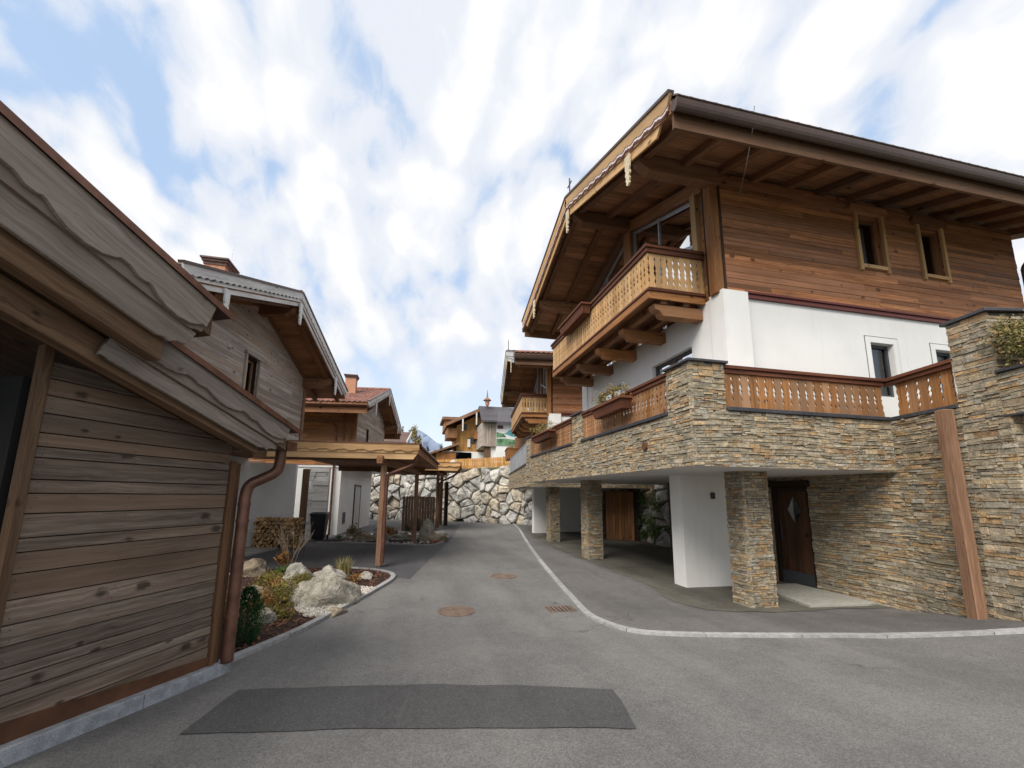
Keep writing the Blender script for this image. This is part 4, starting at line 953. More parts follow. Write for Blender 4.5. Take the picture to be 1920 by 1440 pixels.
m = MB(); nl = MB(); planks(m, SP(-1.66, -.11, 0), dL, nL, 1.53, .27, 2.72, .115, (), .028, (1.0, 3.0), nails=nl, top=lambda zz_: (0, 1.66-.14-max(0, (zz_-2.36)/.36)), jit=.006, gap=.007, rvar=.4); bo = m.build('boards', 'grey', shed, bevel=.003); o = nl.build('nail_heads', 'anth', bo); o['kind'] = 'stuff'
m = MB(); m.prism([SP(-1.66, -.112, .27), SP(-.13, -.112, .27), SP(-.13, -.112, tb(-.13)), SP(-1.66, -.112, tb(-1.66))], nL*-.02); m.build('board_backing', 'blackw', shed)
m = MB(); sbox(m, -.135, -.075, -.11, -.055, .2, 2.16); sbox(m, -.07, -.005, -.12, -.075, .2, 2.14); sbox(m, -.05, -.0, -.2, -.125, .2, 2.14); m.build('corner_boards', 'beam', shed, bevel=.004)
m = MB(); sbox(m, -1.715, -1.655, -.12, -.05, gs(-1.7)+.1, 2.85); m.build('door_post', 'shedbm', shed, bevel=.006)
m = MB()
planks(m, SP(-.06, -.2, 0), -nL, dL, 5, .2, 2.1, .2); sbox(m, -1.72, -1.62, -4.0, -.19, .2, 2.6); sbox(m, -6.0, -1.7, -4.1, -4.0, .2, 4.4); sbox(m, -6.0, -2.45, -.2, -.1, .2, 3.6); m.build('side_and_blocker_walls', 'dark', shed)  # near-black walls paint the unlit inside; unseen front wall added to block light
m = MB(); m.face([SP(-6, -3.9, gs(-4)+.12), SP(-1.7, -3.9, gs(-1.7)+.1), SP(-1.7, -.15, gs(-1.7)+.1), SP(-6, -.15, gs(-4)+.12)]); m.build('interior_floor', 'dark', shed)
def tier(name, st, zt, sl, se, o1, o0, hb1, hb2, amp, period, hbeam, sx=None):
    sx = sx or se
    zq = lambda s: zt + sl*(st-s)
    m = MB(); ob_ = o1-.02
    for (sa, sb, oo) in ((st-.06, se, ob_),) + (((se-.002, sx, ob_-.12),) if sx != se else ()):
        m.hexa([SP(sa, o0, zq(sa)-.24), SP(sa, oo, zq(sa)-.24), SP(sb, oo, zq(sb)-.24), SP(sb, o0, zq(sb)-.24), SP(sa, o0, zq(sa)-.03), SP(sa, oo, zq(sa)-.03), SP(sb, oo, zq(sb)-.03), SP(sb, o0, zq(sb)-.03)])
    rf = m.build('roof', 'shedbm', shed)
    D = (SP(se, 0, zq(se)) - SP(st, 0, zq(st))).normalized(); dn = -D.cross(nL) if D.cross(nL).z > 0 else D.cross(nL)
    P = SP(st-.06, o1, zq(st-.06)-.02); L = (SP(se, o1, zq(se)) - P).length
    m = MB(); m.prism([SP(st+.07, o1+.05, zq(st+.07)+.0), SP(se, o1+.05, zq(se)), SP(se, o1+.05, zq(se)+.022), SP(st+.07, o1+.05, zq(st+.07)+.022)], -nL*(o1+.05-o0), None, a=D); m.build('roof_sheet', 'brownm', rf)
    m = MB(); m.prism([SP(st+.07, o1+.052, zq(st+.07)-.03), SP(se, o1+.052, zq(se)-.03), SP(se, o1+.052, zq(se)+.024), SP(st+.07, o1+.052, zq(st+.07)+.024)], nL*.006, None, a=D); m.build('verge_flashing', 'copper', rf)
    # carved upper board, its shadow board and the plain barge board under it
    m = MB(); wave_board(m, P + D*.02, D, dn, nL, L, hb1, amp, .032, period, s0=0.0); m.build('carved_verge_board', 'greyv', rf, bevel=.003)
    m = MB(); q = [P + D*.0, P + D*L, P + D*L + dn*(hb1+.075), P + D*.1 + dn*(hb1+.075), P + D*.06 + dn*(hb1+.05), P + D*.015 + dn*(hb1+.04)]; m.prism([x - nL*.03 for x in q], nL*.029, None, a=D); m.build('verge_board', 'greyv', rf)
    b = hb1+.06; m = MB(); q = [P + D*.02 + dn*b, P + D*L + dn*b, P + D*L + dn*(b+hb2), P + D*.25 + dn*(b+hb2), P + D*.2 + dn*(b+hb2-.02), P + D*.16 + dn*(b+hb2-.012), P + D*.12 + dn*(b+hb2-.05), P + D*.05 + dn*(b+hb2-.07)]
    m.prism([x - nL*.065 for x in q], nL*.033, None, a=D); m.build('barge_board', 'greyv', rf, bevel=.004)
    # rafter beam behind, set back under the soffit
    m = MB(); s1_ = st-.34; zb = lambda s: zq(s)-.03-(hb1+hb2+.0)*1.02
    m.hexa([SP(s1_, o1-.22, zb(s1_)-hbeam), SP(s1_, o1-.1, zb(s1_)-hbeam), SP(sx, o1-.1, zb(sx)-hbeam), SP(sx, o1-.22, zb(sx)-hbeam), SP(s1_, o1-.22, zb(s1_)+.1), SP(s1_, o1-.1, zb(s1_)+.1), SP(sx, o1-.1, zb(sx)+.1), SP(sx, o1-.22, zb(sx)+.1)]); m.build('rafter_beam', 'shedbm', rf, bevel=.006)
    m = MB()
    for k in range(12):
        oo = o1-.24-k*.14; m.hexa([SP(st-.4, oo-.136, zb(st-.4)-.0), SP(st-.4, oo, zb(st-.4)), SP(sx, oo, zb(sx)), SP(sx, oo-.136, zb(sx)), SP(st-.4, oo-.136, zb(st-.4)+.03), SP(st-.4, oo, zb(st-.4)+.03), SP(sx, oo, zb(sx)+.03), SP(sx, oo-.136, zb(sx)+.03)])
    m.build('soffit', 'doorw', rf)
    return rf
rl = tier('lower', .14, 2.51, .325, -1.56, .40, -5, .13, .135, .05, .5, .10, -3.3)
ru = tier('upper', -1.05, 3.285, .33, -4.6, .62, -5, .2, .2, .08, .58, .19)
m = MB(); sbox(m, .12, .27, -5, .36, 2.30, 2.39); m.build('gutter', 'copper', rl)
m = MB(); m.tube(smooth_path([SP(.2, .22, 2.33), SP(.2, .22, 2.16), SP(.19, .2, 2.06), SP(.1, .09, 1.98), SP(.03, .02, 1.93), SP(.01, -.0, 1.83), SP(.01, -.0, 1.6), SP(.01, -.0, .2)], 3), .056, 14)
dp = m.build('downpipe', 'copper', shed, smooth=True)
for z_ in (1.72, 1.55, .62): m = MB(); m.tube([SP(.01, 0, z_-.018), SP(.01, 0, z_+.018)], .061, 14); m.build('pipe_collar', 'copper', dp)

# ---------------------------------------------------------------- grey gabled chalet behind the shed
G2 = Frame((-3.96, 7.23), (.158, .987)).flip(); F = G2
c2 = thing('chalet', 'silvery weathered timber chalet with pale gable boards, rising behind the shed', 'chalet', F(4.2, 3, 0))
roof, zp, um, zr = make_roof(c2, F, 0, 8.5, 0, 9.5, 5.62, .40, .3, wall_w=1.05, wall_u=(1.1, 7.4), tile='tile', soff='soffit', verge='silver', verge2='silver', paint=False, period=.2, amp=.028, pend='whitec', purlins=(1.15, 4.25, 7.3), vh=(.25, .14), fine=False, gut='brownm', far_eave=False)
m = MB(); wave_board(m, F(.3, 0, zp(.3)) + Z*-.13 - F.w*.012, (F(um, 0, zr)-F(0, 0, 5.62)).normalized(), V((0, 0, -1)), -F.w, 4.1, .055, .03, .02, .2); m.build('verge_paint', 'anth', roof)
hw = [(2.75, 3.3, 4.3, 5.32)]
m = MB(); planks(m, F(1.1, 1.06, 0), F.u, -F.w, 6.3, 3.1, 7.0, .125, hw, .03, (1.2, 4.5), top=lambda zz_: (max(0, (zz_+.36-5.62)/.4-1.1), 6.3-max(0, (zz_+.36-5.62)/.4-1.1)), jit=.005); tw = m.build('timber_wall', 'pale', c2)
m = MB(); panel(m, F(1.1, 1.065, 0), F.u, -F.w, 6.3, 3.1, 5.7, hw, .12); m.face([F(1.1, 1.065, 5.7), F(7.4, 1.065, 5.7), F(um, 1.065, 6.98)]); m.build('wall_backing', 'blackw', tw)
for x, sg in ((7.4, 1), (1.1, -1)): m = MB(); planks(m, F(x, 1.06, 0), F.w, F.u*sg, 7, 3.1, 5.75, .16); m.build('side_timber_wall', 'pale', c2)
for x in (7.3, 1.04): m = MB(); F.box(m, x, x+.16, .99, 1.12, 3.05, 5.7); m.build('corner_board', 'post', c2)
wi = window(c2, F(1.1, 1.05, 0), F.u, -F.w, *hw[0], rec=.1, fr=.05, fmat='post', mull=0)
m = MB()
for x in (2.68, 3.305): F.box(m, 1.1+x, 1.1+x+.065, .98, 1.03, 4.25, 5.38)
F.box(m, 1.1+2.64, 1.1+3.42, .95, 1.03, 5.38, 5.45); m.build('window_frame', 'pale', wi)
m = MB(); F.box(m, 1.1+2.77, 1.1+2.95, 1.09, 1.12, 4.33, 5.29); m.build('shutter', 'honey', wi)
m = MB(); F.box(m, 1.15, 7.35, 1.1, 6, 2.95, 3.1); m.build('upper_floor', 'beam', c2)
m = MB(); F.box(m, 1.3, 7.4, 2.65, 6, -.05, 2.95); m.build('plaster_wall', 'white', c2)
def chimney(root, x, y, z0, z1, sx, sy, rot=0.0):
    m = MB(); m.cbox(x-sx/2, x+sx/2, y-sy/2, y+sy/2, z0, z1-.1); c = m.build('chimney', 'brickc', root)
    m = MB(); m.cbox(x-sx/2-.05, x+sx/2+.05, y-sy/2-.05, y+sy/2+.05, z1-.1, z1-.04); m.cbox(x-sx/2-.02, x+sx/2+.02, y-sy/2-.02, y+sy/2+.02, z1-.17, z1-.1); m.cbox(x-sx/2-.08, x+sx/2+.08, y-sy/2-.08, y+sy/2+.08, z1-.04, z1); m.build('chimney_cap', 'tilebr', c)
    m = MB(); m.tube([V((x+sx/2, y, z1)), V((x+sx/2+.01, y, z1+.6))], .007, 4); m.build('lightning_rod', 'zinc', c)
chimney(roof, -4.92, 10.5, 6.3, 7.42, .46, .5)
# ---------------------------------------------------------------- chalet farther along on the left
G3 = Frame((-2.07, 18.11), (.139, .990)).flip(); F = G3
c3 = thing('chalet', 'small chalet with red tiled roof and orange chimney, beyond the two carports', 'chalet', F(4.2, 3, 0))
roof, zp, um, zr = make_roof(c3, F, 0, 8.45, 0, 9, 5.83, .388, .28, wall_w=.8, wall_u=(1.3, 7.2), tile='tile', soff='soffit', verge='silver', verge2='silver', paint=False, period=.2, amp=.02, pend='whitec', purlins=(1.35, 4.2, 7.1), vh=(.22, .12), fine=True, gut='copper', gd=.9)
hw = [(1.7, 2.2, 4.15, 5.05)]
m = MB(); planks(m, F(1.3, .8, 0), F.u, -F.w, 5.9, 3.1, 7.0, .14, hw, .03, (1.2, 4.5), top=lambda zz_: (max(0, (zz_+.33-5.83)/.388-1.3), 5.9-max(0, (zz_+.33-5.83)/.388-1.3))); m.build('gable_timber_wall', 'pale', c3)
m = MB(); panel(m, F(1.3, .805, 0), F.u, -F.w, 5.9, 3.1, 6.1, hw); m.face([F(1.3, .805, 6.1), F(7.2, .805, 6.1), F(um, .805, 7.1)]); m.build('wall_backing', 'blackw', c3)
window(c3, F(1.3, .8, 0), F.u, -F.w, *hw[0], rec=.06, fr=.05, fmat='beam', mull=0)
for x, sg in ((7.2, 1), (1.3, -1)): m = MB(); planks(m, F(x, .8, 0), F.w, F.u*sg, 7, 3.1, 5.9, .16); m.build('side_timber_wall', 'orange', c3)
m = MB()
for x in (.76, 1.02, 1.3): F.box(m, 1.22, 1.3, x, x+.1, 3.0, 5.75)
m.build('corner_boards', 'beam', c3)
m = MB(); F.box(m, 1.35, 7.15, 1.35, 7, -.05, 3.1); F.box(m, 1.3, 7.2, .85, 7, 3.0, 3.1)
m.build('plaster_wall', 'white', c3)
m = MB(); F.box(m, 2.0, 2.35, 1.32, 1.35, .45, .95); m.build('cellar_window', 'anth', c3)
m = MB(); F.box(m, 3.7, 4.7, 1.31, 1.35, 0, 2.15); dd = m.build('door', 'soffw', c3); m = MB(); F.box(m, 3.62, 3.7, 1.3, 1.35, 0, 2.2); F.box(m, 4.7, 4.78, 1.3, 1.35, 0, 2.2); F.box(m, 3.62, 4.78, 1.3, 1.35, 2.2, 2.28); m.build('door_frame', 'anth', dd)
m = MB(); m.tube(smooth_path([F(-.08, 2.05, 5.72), F(-.08, 2.03, 5.5), F(.6, 1.85, 5.2), F(1.22, 1.7, 4.9), F(1.24, 1.68, 4.6), F(1.26, 1.66, 0)], 2), .05, 8); m.build('downpipe', 'copper', c3, smooth=True)
cc = F(2.7, 1.6, 0); chimney(roof, cc.x, cc.y, 6.2, 7.72, .5, .55)

# ---------------------------------------------------------------- carports
def carport(label, q, zt, posts, pipe, th=.32, rot=0):
    """q: front-left, front-right, back-right, back-left corners"""
    q = [V((a, b, 0)) for a, b in q]; r = thing('carport', label, 'carport', (q[0]+q[1]+q[2]+q[3])*.25, 'low timber carports along the left side')
    dv = (q[1]-q[0]).normalized(); du = (q[2]-q[1]).normalized(); nv = V((dv.y, -dv.x, 0))
    m = MB(); m.hexa([p + Z*(zt-th*.75) for p in q] + [p + Z*(zt-.04) for p in q]); rf = m.build('roof', 'soffit', r)
    m = MB(); L = (q[2]-q[1]).length; n = int(L/.22)
    for k in range(n):
        a = q[1] + (q[2]-q[1])*(k/n); b = q[1] + (q[2]-q[1])*((k+1)/n); la = q[0] + (q[3]-q[0])*(k/n); lb = q[0] + (q[3]-q[0])*((k+1)/n); c = (R(), R(), R())
        for f0 in range(4):
            t0, t1 = f0/4, (f0+1)/4; h0, h1 = .05*math.sin(math.pi*t0), .05*math.sin(math.pi*t1); A, B = a+(b-a)*t0, a+(b-a)*t1; LA, LB = la+(lb-la)*t0, la+(lb-la)*t1
            m.face([A + dv*.07 + Z*(zt-.03+h0), B + dv*.07 + Z*(zt-.03+h1), LB + Z*(zt-.0+h1), LA + Z*(zt+h0)], None, c); m.face([A + dv*.07 + Z*(zt-.09+h0), B + dv*.07 + Z*(zt-.09+h1), B + dv*.07 + Z*(zt-.03+h1), A + dv*.07 + Z*(zt-.03+h0)], None, c)
    m.build('roof_tiles', 'tilebr', rf)
    Lf = (q[1]-q[0]).length; P = q[0] + Z*zt + nv*.03
    m = MB(); wave_board(m, P, dv, -Z, nv, Lf+.03, .15, .045, .03, .5); m.build('carved_fascia', 'gold', rf)
    m = MB(); m.prism([P + nv*-.025, P + dv*Lf - nv*.025, P + dv*Lf - nv*.025 - Z*.23, P - nv*.025 - Z*.23], nv*.022, None, a=dv); m.prism([P - nv*.06 - Z*.22, P + dv*Lf - nv*.06 - Z*.22, P + dv*(Lf-.12) - nv*.06 - Z*.385, P - nv*.06 - Z*.385], nv*.034, None, a=dv); m.build('fascia_board', 'gold', rf)
    m = MB(); m.box(q[0] + Z*(zt+.0) + nv*.075, dv*(Lf+.08), -nv*.2, Z*.03); m.build('roof_flashing', 'copper', rf)
    for (x, y) in posts:
        m = MB(); m.cbox(x-.075, x+.075, y-.075, y+.075, .04, zt-th-.18); pp = m.build('post', 'post', r, bevel=.008)
        m = MB(); m.cbox(x-.03, x+.03, y-.03, y+.03, -.02, .05); m.build('post_foot', 'zinc', pp)
    m = MB()
    for i in range(len(posts)-1):
        a, b = V((*posts[i], zt-th-.09)), V((*posts[i+1], zt-th-.09)); e = (b-a).normalized()*.5; m.bar(a-e, b+e, .14, .2)
    a = V((*posts[0], zt-th+.0)); m.bar(a + dv*.3, a - dv*3.3, .14, .2); a = V((*posts[1], zt-th+.0)); m.bar(a + dv*.3, a - dv*3.0, .14, .2); m.build('beam', 'beam', r)
    if pipe:
        m = MB(); m.tube(smooth_path([V(p) for p in pipe], 3), .05, 12); m.build('downpipe', 'copper', r, smooth=True)
    return r
carport('nearer low carport with carved golden fascia and copper downpipe on its front post', [(-3.6, 11.05), (.10, 10.6), (1.02, 17.2), (-2.7, 17.7)], 3.11, [(-.76, 11.08), (.15, 16.3)],
        [(.06, 10.72, 2.82), (.05, 10.74, 2.68), (-.0, 10.8, 2.6), (-.5, 10.93, 2.4), (-.64, 10.96, 2.33), (-.67, 10.97, 2.2), (-.67, 10.97, .3), (-.67, 10.97, .12)])
carport('farther low carport beside the boulder wall at the bend of the road', [(-1.0, 20.9), (2.3, 20.5), (2.95, 25.8), (-.3, 26.2)], 3.42, [(1.35, 22.6), (1.75, 25.2)],
        [(2.28, 20.7, 3.1), (2.26, 20.72, 2.95), (1.9, 21.6, 2.7), (1.5, 22.45, 2.55), (1.45, 22.5, 2.4), (1.45, 22.5, .1)])
# ---------------------------------------------------------------- boulder walls and the slope behind
wl = [(-13, 32.5), (-.4, 30.9), (2.31, 29.2), (4.73, 27.9), (7.2, 25.9), (9.75, 20.4), (9.9, 13.0), (9.2, 8.5)]
bw = thing('boulder_wall', 'pale boulder retaining wall closing the end of the road', 'retaining wall', (3, 29, 0))
m = MB()
zt_at = lambda i: (lambda s: 3.75 + .12*math.sin(s*1.3+i) + .08*math.sin(s*3.1))
for i in range(4):
    a, b = V((*wl[i], 0)), V((*wl[i+1], 0)); D = (b-a).normalized(); N = V((D.y, -D.x, 0))
    boulders(m, a - D*.1, D, N, (b-a).length+.2, -.1, zt_at(i), (1.0, .52), 20+i, .34, .06, .038)
m.build('boulders', 'boulder', bw)
m = MB()
for i in range(4):
    a, b = V((*wl[i], 0)), V((*wl[i+1], 0)); D = (b-a).normalized(); N = V((D.y, -D.x, 0)); q = -N*.12
    m.face([a+q, b+q, b+q*3.5+Z*3.7, a+q*3.5+Z*3.7])
m.build('earth_core', 'mortar', bw)
rw = thing('rockery_wall', 'low rock wall with creeping green plants at the back of the right carport', 'retaining wall', (9.8, 15, 0))
m = MB(); c_ = MB()
for i in (4, 5, 6):
    a, b = V((*wl[i], 0)), V((*wl[i+1], 0)); D = (b-a).normalized(); N = V((D.y, -D.x, 0)); L = (b-a).length
    boulders(m, a, D, N, L, -.1, (lambda s, L=L: 2.9), (.75, .55), 40+i, .3, .08, .035); c_.face([a-N*.1, b-N*.1, b-N*.35+Z*3.3, a-N*.35+Z*3.3])
m.build('boulders', 'boulder', rw); c_.build('earth_core', 'mortar', rw)
m = MB()
for k in range(46):
    y = U(12.5, 20); x = 9.85 if y > 13 else 9.7; x -= (.02*(20-y) if y < 20 else 0); foliage(m, (9.55-.02*(y-13), y, U(.3, 2.1)), (.2, U(.15, .35), U(.15, .45)), 70, .06, .2, .2, .45)
m.build('creeping_plants', 'green', rw)
# hillside behind the walls
P0 = [V((x, y, 3.55)) for x, y in wl[:5]] + [V((9.9, 20.4, 2.9)), V((10.1, 13, 2.8)), V((9.4, 8.6, 2.7))]
cen = V((0, 8, 0)); bm = bmesh.new(); rings = []
for d, h in ((.35, 0), (6, .6), (14, 1.3), (40, 2.0), (200, 8), (520, 16)):
    ring = []
    for i, p_ in enumerate(P0):
        r_ = (p_ - cen); r_.z = 0; r_.normalize(); ring.append(bm.verts.new(p_ + r_*d + Z*(h*(1 if i < 5 else .9))))
    rings.append(ring)
for A, B in zip(rings, rings[1:]):
    for i in range(len(A)-1): bm.faces.new((A[i], A[i+1], B[i+1], B[i]))
me = bpy.data.meshes.new('hillside'); bm.to_mesh(me); bm.free(); me.materials.append(M['hill']); hs = bpy.data.objects.new('hillside', me); COL.objects.link(hs); hs['kind'] = 'structure'
# mountain
bm = bmesh.new(); nx, ny = 60, 26; grid = []
for j in range(ny+1):
    row = []
    for i in range(nx+1):
        x = -1500 + 2400*i/nx; y = 2600 + 1400*j/ny; e = 1 - abs(j/ny-.5)*2
        ridge = max(0, 590 - (max(0, x-60)*.95 + max(0, 60-x)*.35)) * (.35+.65*e)
        hh = ridge*(.9+.25*noise.fractal(V((x*.004, y*.004, 3)), 1, 2, 5)) + 25*noise.noise(V((x*.02, y*.02, 1)))*e
        row.append(bm.verts.new((x, y, max(-5, hh))))
    grid.append(row)
for j in range(ny):
    for i in range(nx): bm.faces.new((grid[j][i], grid[j][i+1], grid[j+1][i+1], grid[j+1][i]))
me = bpy.data.meshes.new('mountain'); bm.to_mesh(me); bm.free(); me.materials.append(M['mtn']); ob = bpy.data.objects.new('mountain', me); COL.objects.link(ob); ob['kind'] = 'structure'

# ---------------------------------------------------------------- far carport terrace on the right
FT = Frame((4.42, 15.75), (.148, .989)); F = FT
t2 = thing('stone_terrace', 'farther stone terrace with grey metal railing, past the end of the nearest terrace', 'terrace', F(0, 0, 0))
m = MB(); F.box(m, .02, 8.4, .02, 5.2, 2.2, 2.36); m.build('slab', 'soffw', t2)
m = MB(); stones(m, F(0, .02, 0), F.u, -F.w, 8.4, 2.2, 3.05); stones(m, F(.02, 0, 0), F.w, -F.u, 5.2, 2.2, 2.62); m.build('stone_facing', 'stone', t2)
m = MB(); F.box(m, .03, 8.4, .03, .22, 2.2, 3.05); F.box(m, .03, .2, .22, 5.2, 2.2, 2.62); m.build('parapet_core', 'mortar', t2)
m = MB(); F.box(m, -.03, 8.43, -.03, .25, 3.053, 3.1); m.build('coping', 'slate', t2)
m = MB()
for k in range(85): F.box(m, .1+k*.097, .125+k*.097, .08, .105, 3.1, 3.98)
for z_ in (3.18, 3.98): F.box(m, .05, 8.35, .07, .115, z_, z_+.04)
m.build('metal_railing', 'zinc', t2)
pillar(5.5, 5.94, 16.0, 16.42, 2.2, t2); pillar(6.28, 6.66, 20.6, 21.0, 2.2, t2)
m = MB(); m.cbox(5.98, 6.75, 19.75, 20.1, -.05, 2.2); m.cbox(6.75, 9.3, 20.25, 20.4, -.05, 2.2); m.build('white_pier', 'white', t2)
flower_box(FT, 8.35, 10.1, -.1, .65, 4.05, 4.72, 'orange wooden balcony of a farther house with white flowers above the far metal railing', 'orange', 'dryfl', 300, True, .16)  # the wooden balcony of the third house, made as a flower box
sd = thing('storage_shed', 'orange brown upright-boarded storage shed against the rock wall in the carport', 'shed', (8.8, 16.5, 0))
a, b = V((8.38, 16.80, 0)), V((9.32, 16.08, 0)); D = (b-a).normalized(); N = V((D.y, -D.x, 0))
m = MB()
for k in range(9): m.box(a + D*(k*.1315) + N*U(.0, .016), D*.119, -N*.03, Z*2.08)
m.build('door_boards', 'orange', sd, bevel=.003)
m = MB(); m.box(a - N*.032 - D*.1, D*1.35, -N*.9, Z*2.1); m.box(b + N*.0 + D*.02, D*.16, -N*.05, Z*2.1); m.build('body', 'blackw', sd)

# ---------------------------------------------------------------- fence on the boulder wall and the houses above
fence = thing('board_fence', 'orange upright-board fence along the top of the boulder wall', 'fence', (4, 30, 3.7))
fp = [V((-1.5, 32.2, 3.62)), V((2.6, 30.2, 3.7)), V((5.0, 28.9, 3.78)), V((8.4, 27.2, 3.95))]
m = MB(); ps = MB()
for a, b in zip(fp, fp[1:]):
    n = int((b-a).length/.155); D = (b-a)/n
    for k in range(n): m.box(a + D*k + D*.06, D*.86, V((0, .025, 0)), Z*U(.70, .73))
    for k in range(0, n, 9): ps.box(a + D*k + V((0, .055, -.3)), D*.6, V((0, .1, 0)), Z*1.06)
    for z_ in (.15, .55): ps.bar(a + Z*z_ + V((0, .04, 0)), b + Z*z_ + V((0, .04, 0)), .03, .07)
m.build('boards', 'honey', fence); ps.build('posts_and_rails', 'orange', fence)
FB = Frame((3.4, 46.0), (1, 0)).flip()     # gable front faces the road: u to the right, w away
oc = thing('chalet', 'honey coloured timber chalet with two gables, highest above the boulder wall', 'chalet', (6, 47, 5))
m = MB(); m.cbox(4.7, 8.4, 46.2, 52, 6.75, 9.7); m.build('timber_wall', 'honey', oc)
m = MB(); m.prism([V((4.7, 46.2, 9.7)), V((8.4, 46.2, 9.7)), V((8.4, 46.2, 11.3)), V((7.4, 46.2, 11.3))], V((0, 5.8, 0)), None); m.build('gable', 'honey', oc)
m = MB(); m.hexa([V((3.4, y, 9.45)) if i in (0,) else p for i, (p, y) in enumerate(())] or [V((3.4, 45, 9.5)), V((7.6, 45, 11.65)), V((7.6, 52, 11.65)), V((3.4, 52, 9.5)), V((3.4, 45, 9.72)), V((7.6, 45, 11.85)), V((7.6, 52, 11.85)), V((3.4, 52, 9.72))])
m.hexa([V((7.6, 45, 11.65)), V((11, 45, 9.8)), V((11, 52, 9.8)), V((7.6, 52, 11.65)), V((7.6, 45, 11.85)), V((11, 45, 10.0)), V((11, 52, 10.0)), V((7.6, 52, 11.85))]); rf = m.build('roof', 'orange', oc)
m = MB(); m.prism([V((3.3, 44.95, 9.4)), V((7.6, 44.95, 11.5)), V((7.6, 44.95, 11.9)), V((3.3, 44.95, 9.75))], V((0, -.06, 0)), None); m.build('verge_board', 'post', rf)
for x in (5.15, 6.7):
    m = MB(); m.cbox(x, x+.14, 44.8, 44.9, 8.9 if x < 6 else 9.7, 10.3 if x < 6 else 11.1); m.build('pendant', 'whitec', rf)
m = MB(); m.hexa([V((3.2, 49, 10.9)), V((6.3, 49, 11.0)), V((6.3, 54, 11.0)), V((3.2, 54, 10.9)), V((3.2, 49, 11.25)), V((6.3, 49, 11.3)), V((6.3, 54, 11.3)), V((3.2, 54, 11.25))]); m.build('rear_roof', 'post', oc)
m = MB(); m.cbox(3.5, 6, 49.5, 53, 9.6, 10.9); m.build('rear_gable', 'orange', oc)
for (x0, x1, z0, z1) in ((5.3, 5.85, 9.25, 9.95), (6.95, 7.5, 9.3, 10.0), (5.95, 6.3, 7.3, 8.35), (6.35, 6.8, 7.7, 8.4)):
    m = MB(); m.cbox(x0, x1, 46.12, 46.19, z0, z1); m.build('window', 'anth', oc)
m = MB(); m.cbox(5.95, 6.28, 46.05, 46.11, 7.25, 8.2); m.build('door', 'white', oc)
m = MB(); m.cbox(6.6, 8.2, 45.3, 46.15, 8.15, 8.95); m.cbox(3.55, 4.7, 45.6, 49, 8.2, 9.3); m.build('balcony', 'orange', oc)
m = MB(); m.cbox(3.1, 8.2, 45.9, 52, 5.0, 6.72); m.build('plaster_wall', 'white', oc)
m = MB(); m.cbox(3.15, 6.4, 45.82, 45.89, 5.85, 6.6); m.build('window_band', 'pane', oc); m = MB(); m.cbox(3.15, 6.4, 45.895, 45.9, 5.85, 6.6); m.build('interior', 'anth', oc)
m = MB(); m.hexa([V((1.7, 45, 6.2)), V((4.9, 45, 7.4)), V((4.9, 50, 7.4)), V((1.7, 50, 6.2)), V((1.7, 45, 6.4)), V((4.9, 45, 7.62)), V((4.9, 50, 7.62)), V((1.7, 50, 6.4))]); m.build('lean_to_roof', 'post', oc)
m = MB(); m.cbox(2.4, 4.6, 45.5, 50, 5.0, 6.5); m.build('lean_to', 'orange', oc)
dh_ = thing('house', 'dark-roofed house with small bell turret and painted panel, right of the honey coloured chalet', 'house', (9, 43, 5))
m = MB(); m.cbox(7.0, 8.5, 42, 47, 6.95, 9.55)
for k in range(10): m.cbox(7.0+k*.15, 7.0+k*.15+.14, 41.96, 41.995, 6.95, 9.5)
m.build('boarded_wall', 'pale', dh_)
m = MB(); m.cbox(8.5, 12, 42.02, 47, 5.2, 9.55); m.cbox(7.95, 8.5, 42.3, 47, 5.2, 6.95); m.build('plaster_wall', 'white', dh_)
m = MB(); m.hexa([V((6.75, 41.3, 9.45)), V((12.5, 41.3, 9.45)), V((12.5, 44.8, 11.7)), V((7.0, 44.8, 11.7)), V((6.75, 41.3, 9.65)), V((12.5, 41.3, 9.65)), V((12.5, 44.8, 11.9)), V((7.0, 44.8, 11.9))])
m.hexa([V((6.75, 48.3, 9.45)), V((12.5, 48.3, 9.45)), V((12.5, 44.8, 11.7)), V((7.0, 44.8, 11.7)), V((6.75, 48.3, 9.65)), V((12.5, 48.3, 9.65)), V((12.5, 44.8, 11.9)), V((7.0, 44.8, 11.9))]); m.build('roof', 'tilegr', dh_)
m = MB(); m.cbox(7.35, 7.95, 42.2, 43, 5.2, 6.95); m.build('passage', 'beam', dh_)
m = MB(); m.cbox(9.75, 10.4, 41.96, 42.0, 6.15, 6.95); m.build('window', 'anth', dh_)
pan = MB(); pan.cbox(8.5, 10.6, 41.94, 42.0, 7.1, 8.85); pn = pan.build('painted_panel', 'whitec', dh_)
gm = flat('green_panel_paint', (.14, .28, .14), .7, nscale=2.2, nvar=.8, bmp=0); tm = flat('teal_panel_paint', (.1, .32, .34), .7, nscale=2, nvar=.5, bmp=0)
m = MB(); m.prism([V((8.52, 41.938, 7.12)), V((10.58, 41.938, 7.12)), V((10.58, 41.938, 7.75)), V((9.4, 41.938, 7.85)), V((8.52, 41.938, 7.8))], V((0, -.004, 0)), None); m.prism([V((8.52, 41.938, 7.9)), V((9.6, 41.938, 7.98)), V((9.3, 41.938, 8.35)), V((8.52, 41.938, 8.5))], V((0, -.004, 0)), None); m.build('painted_meadow', gm, pn)
m = MB(); m.prism([V((9.3, 41.937, 8.36)), V((10.58, 41.937, 8.0)), V((10.58, 41.937, 8.6)), V((10.0, 41.937, 8.82)), V((9.6, 41.937, 8.5))], V((0, -.004, 0)), None); m.build('painted_hills', tm, pn)
m = MB(); m.cbox(8.62, 9.25, 41.95, 41.99, 8.9, 9.25); m.build('red_panel', 'red', dh_)
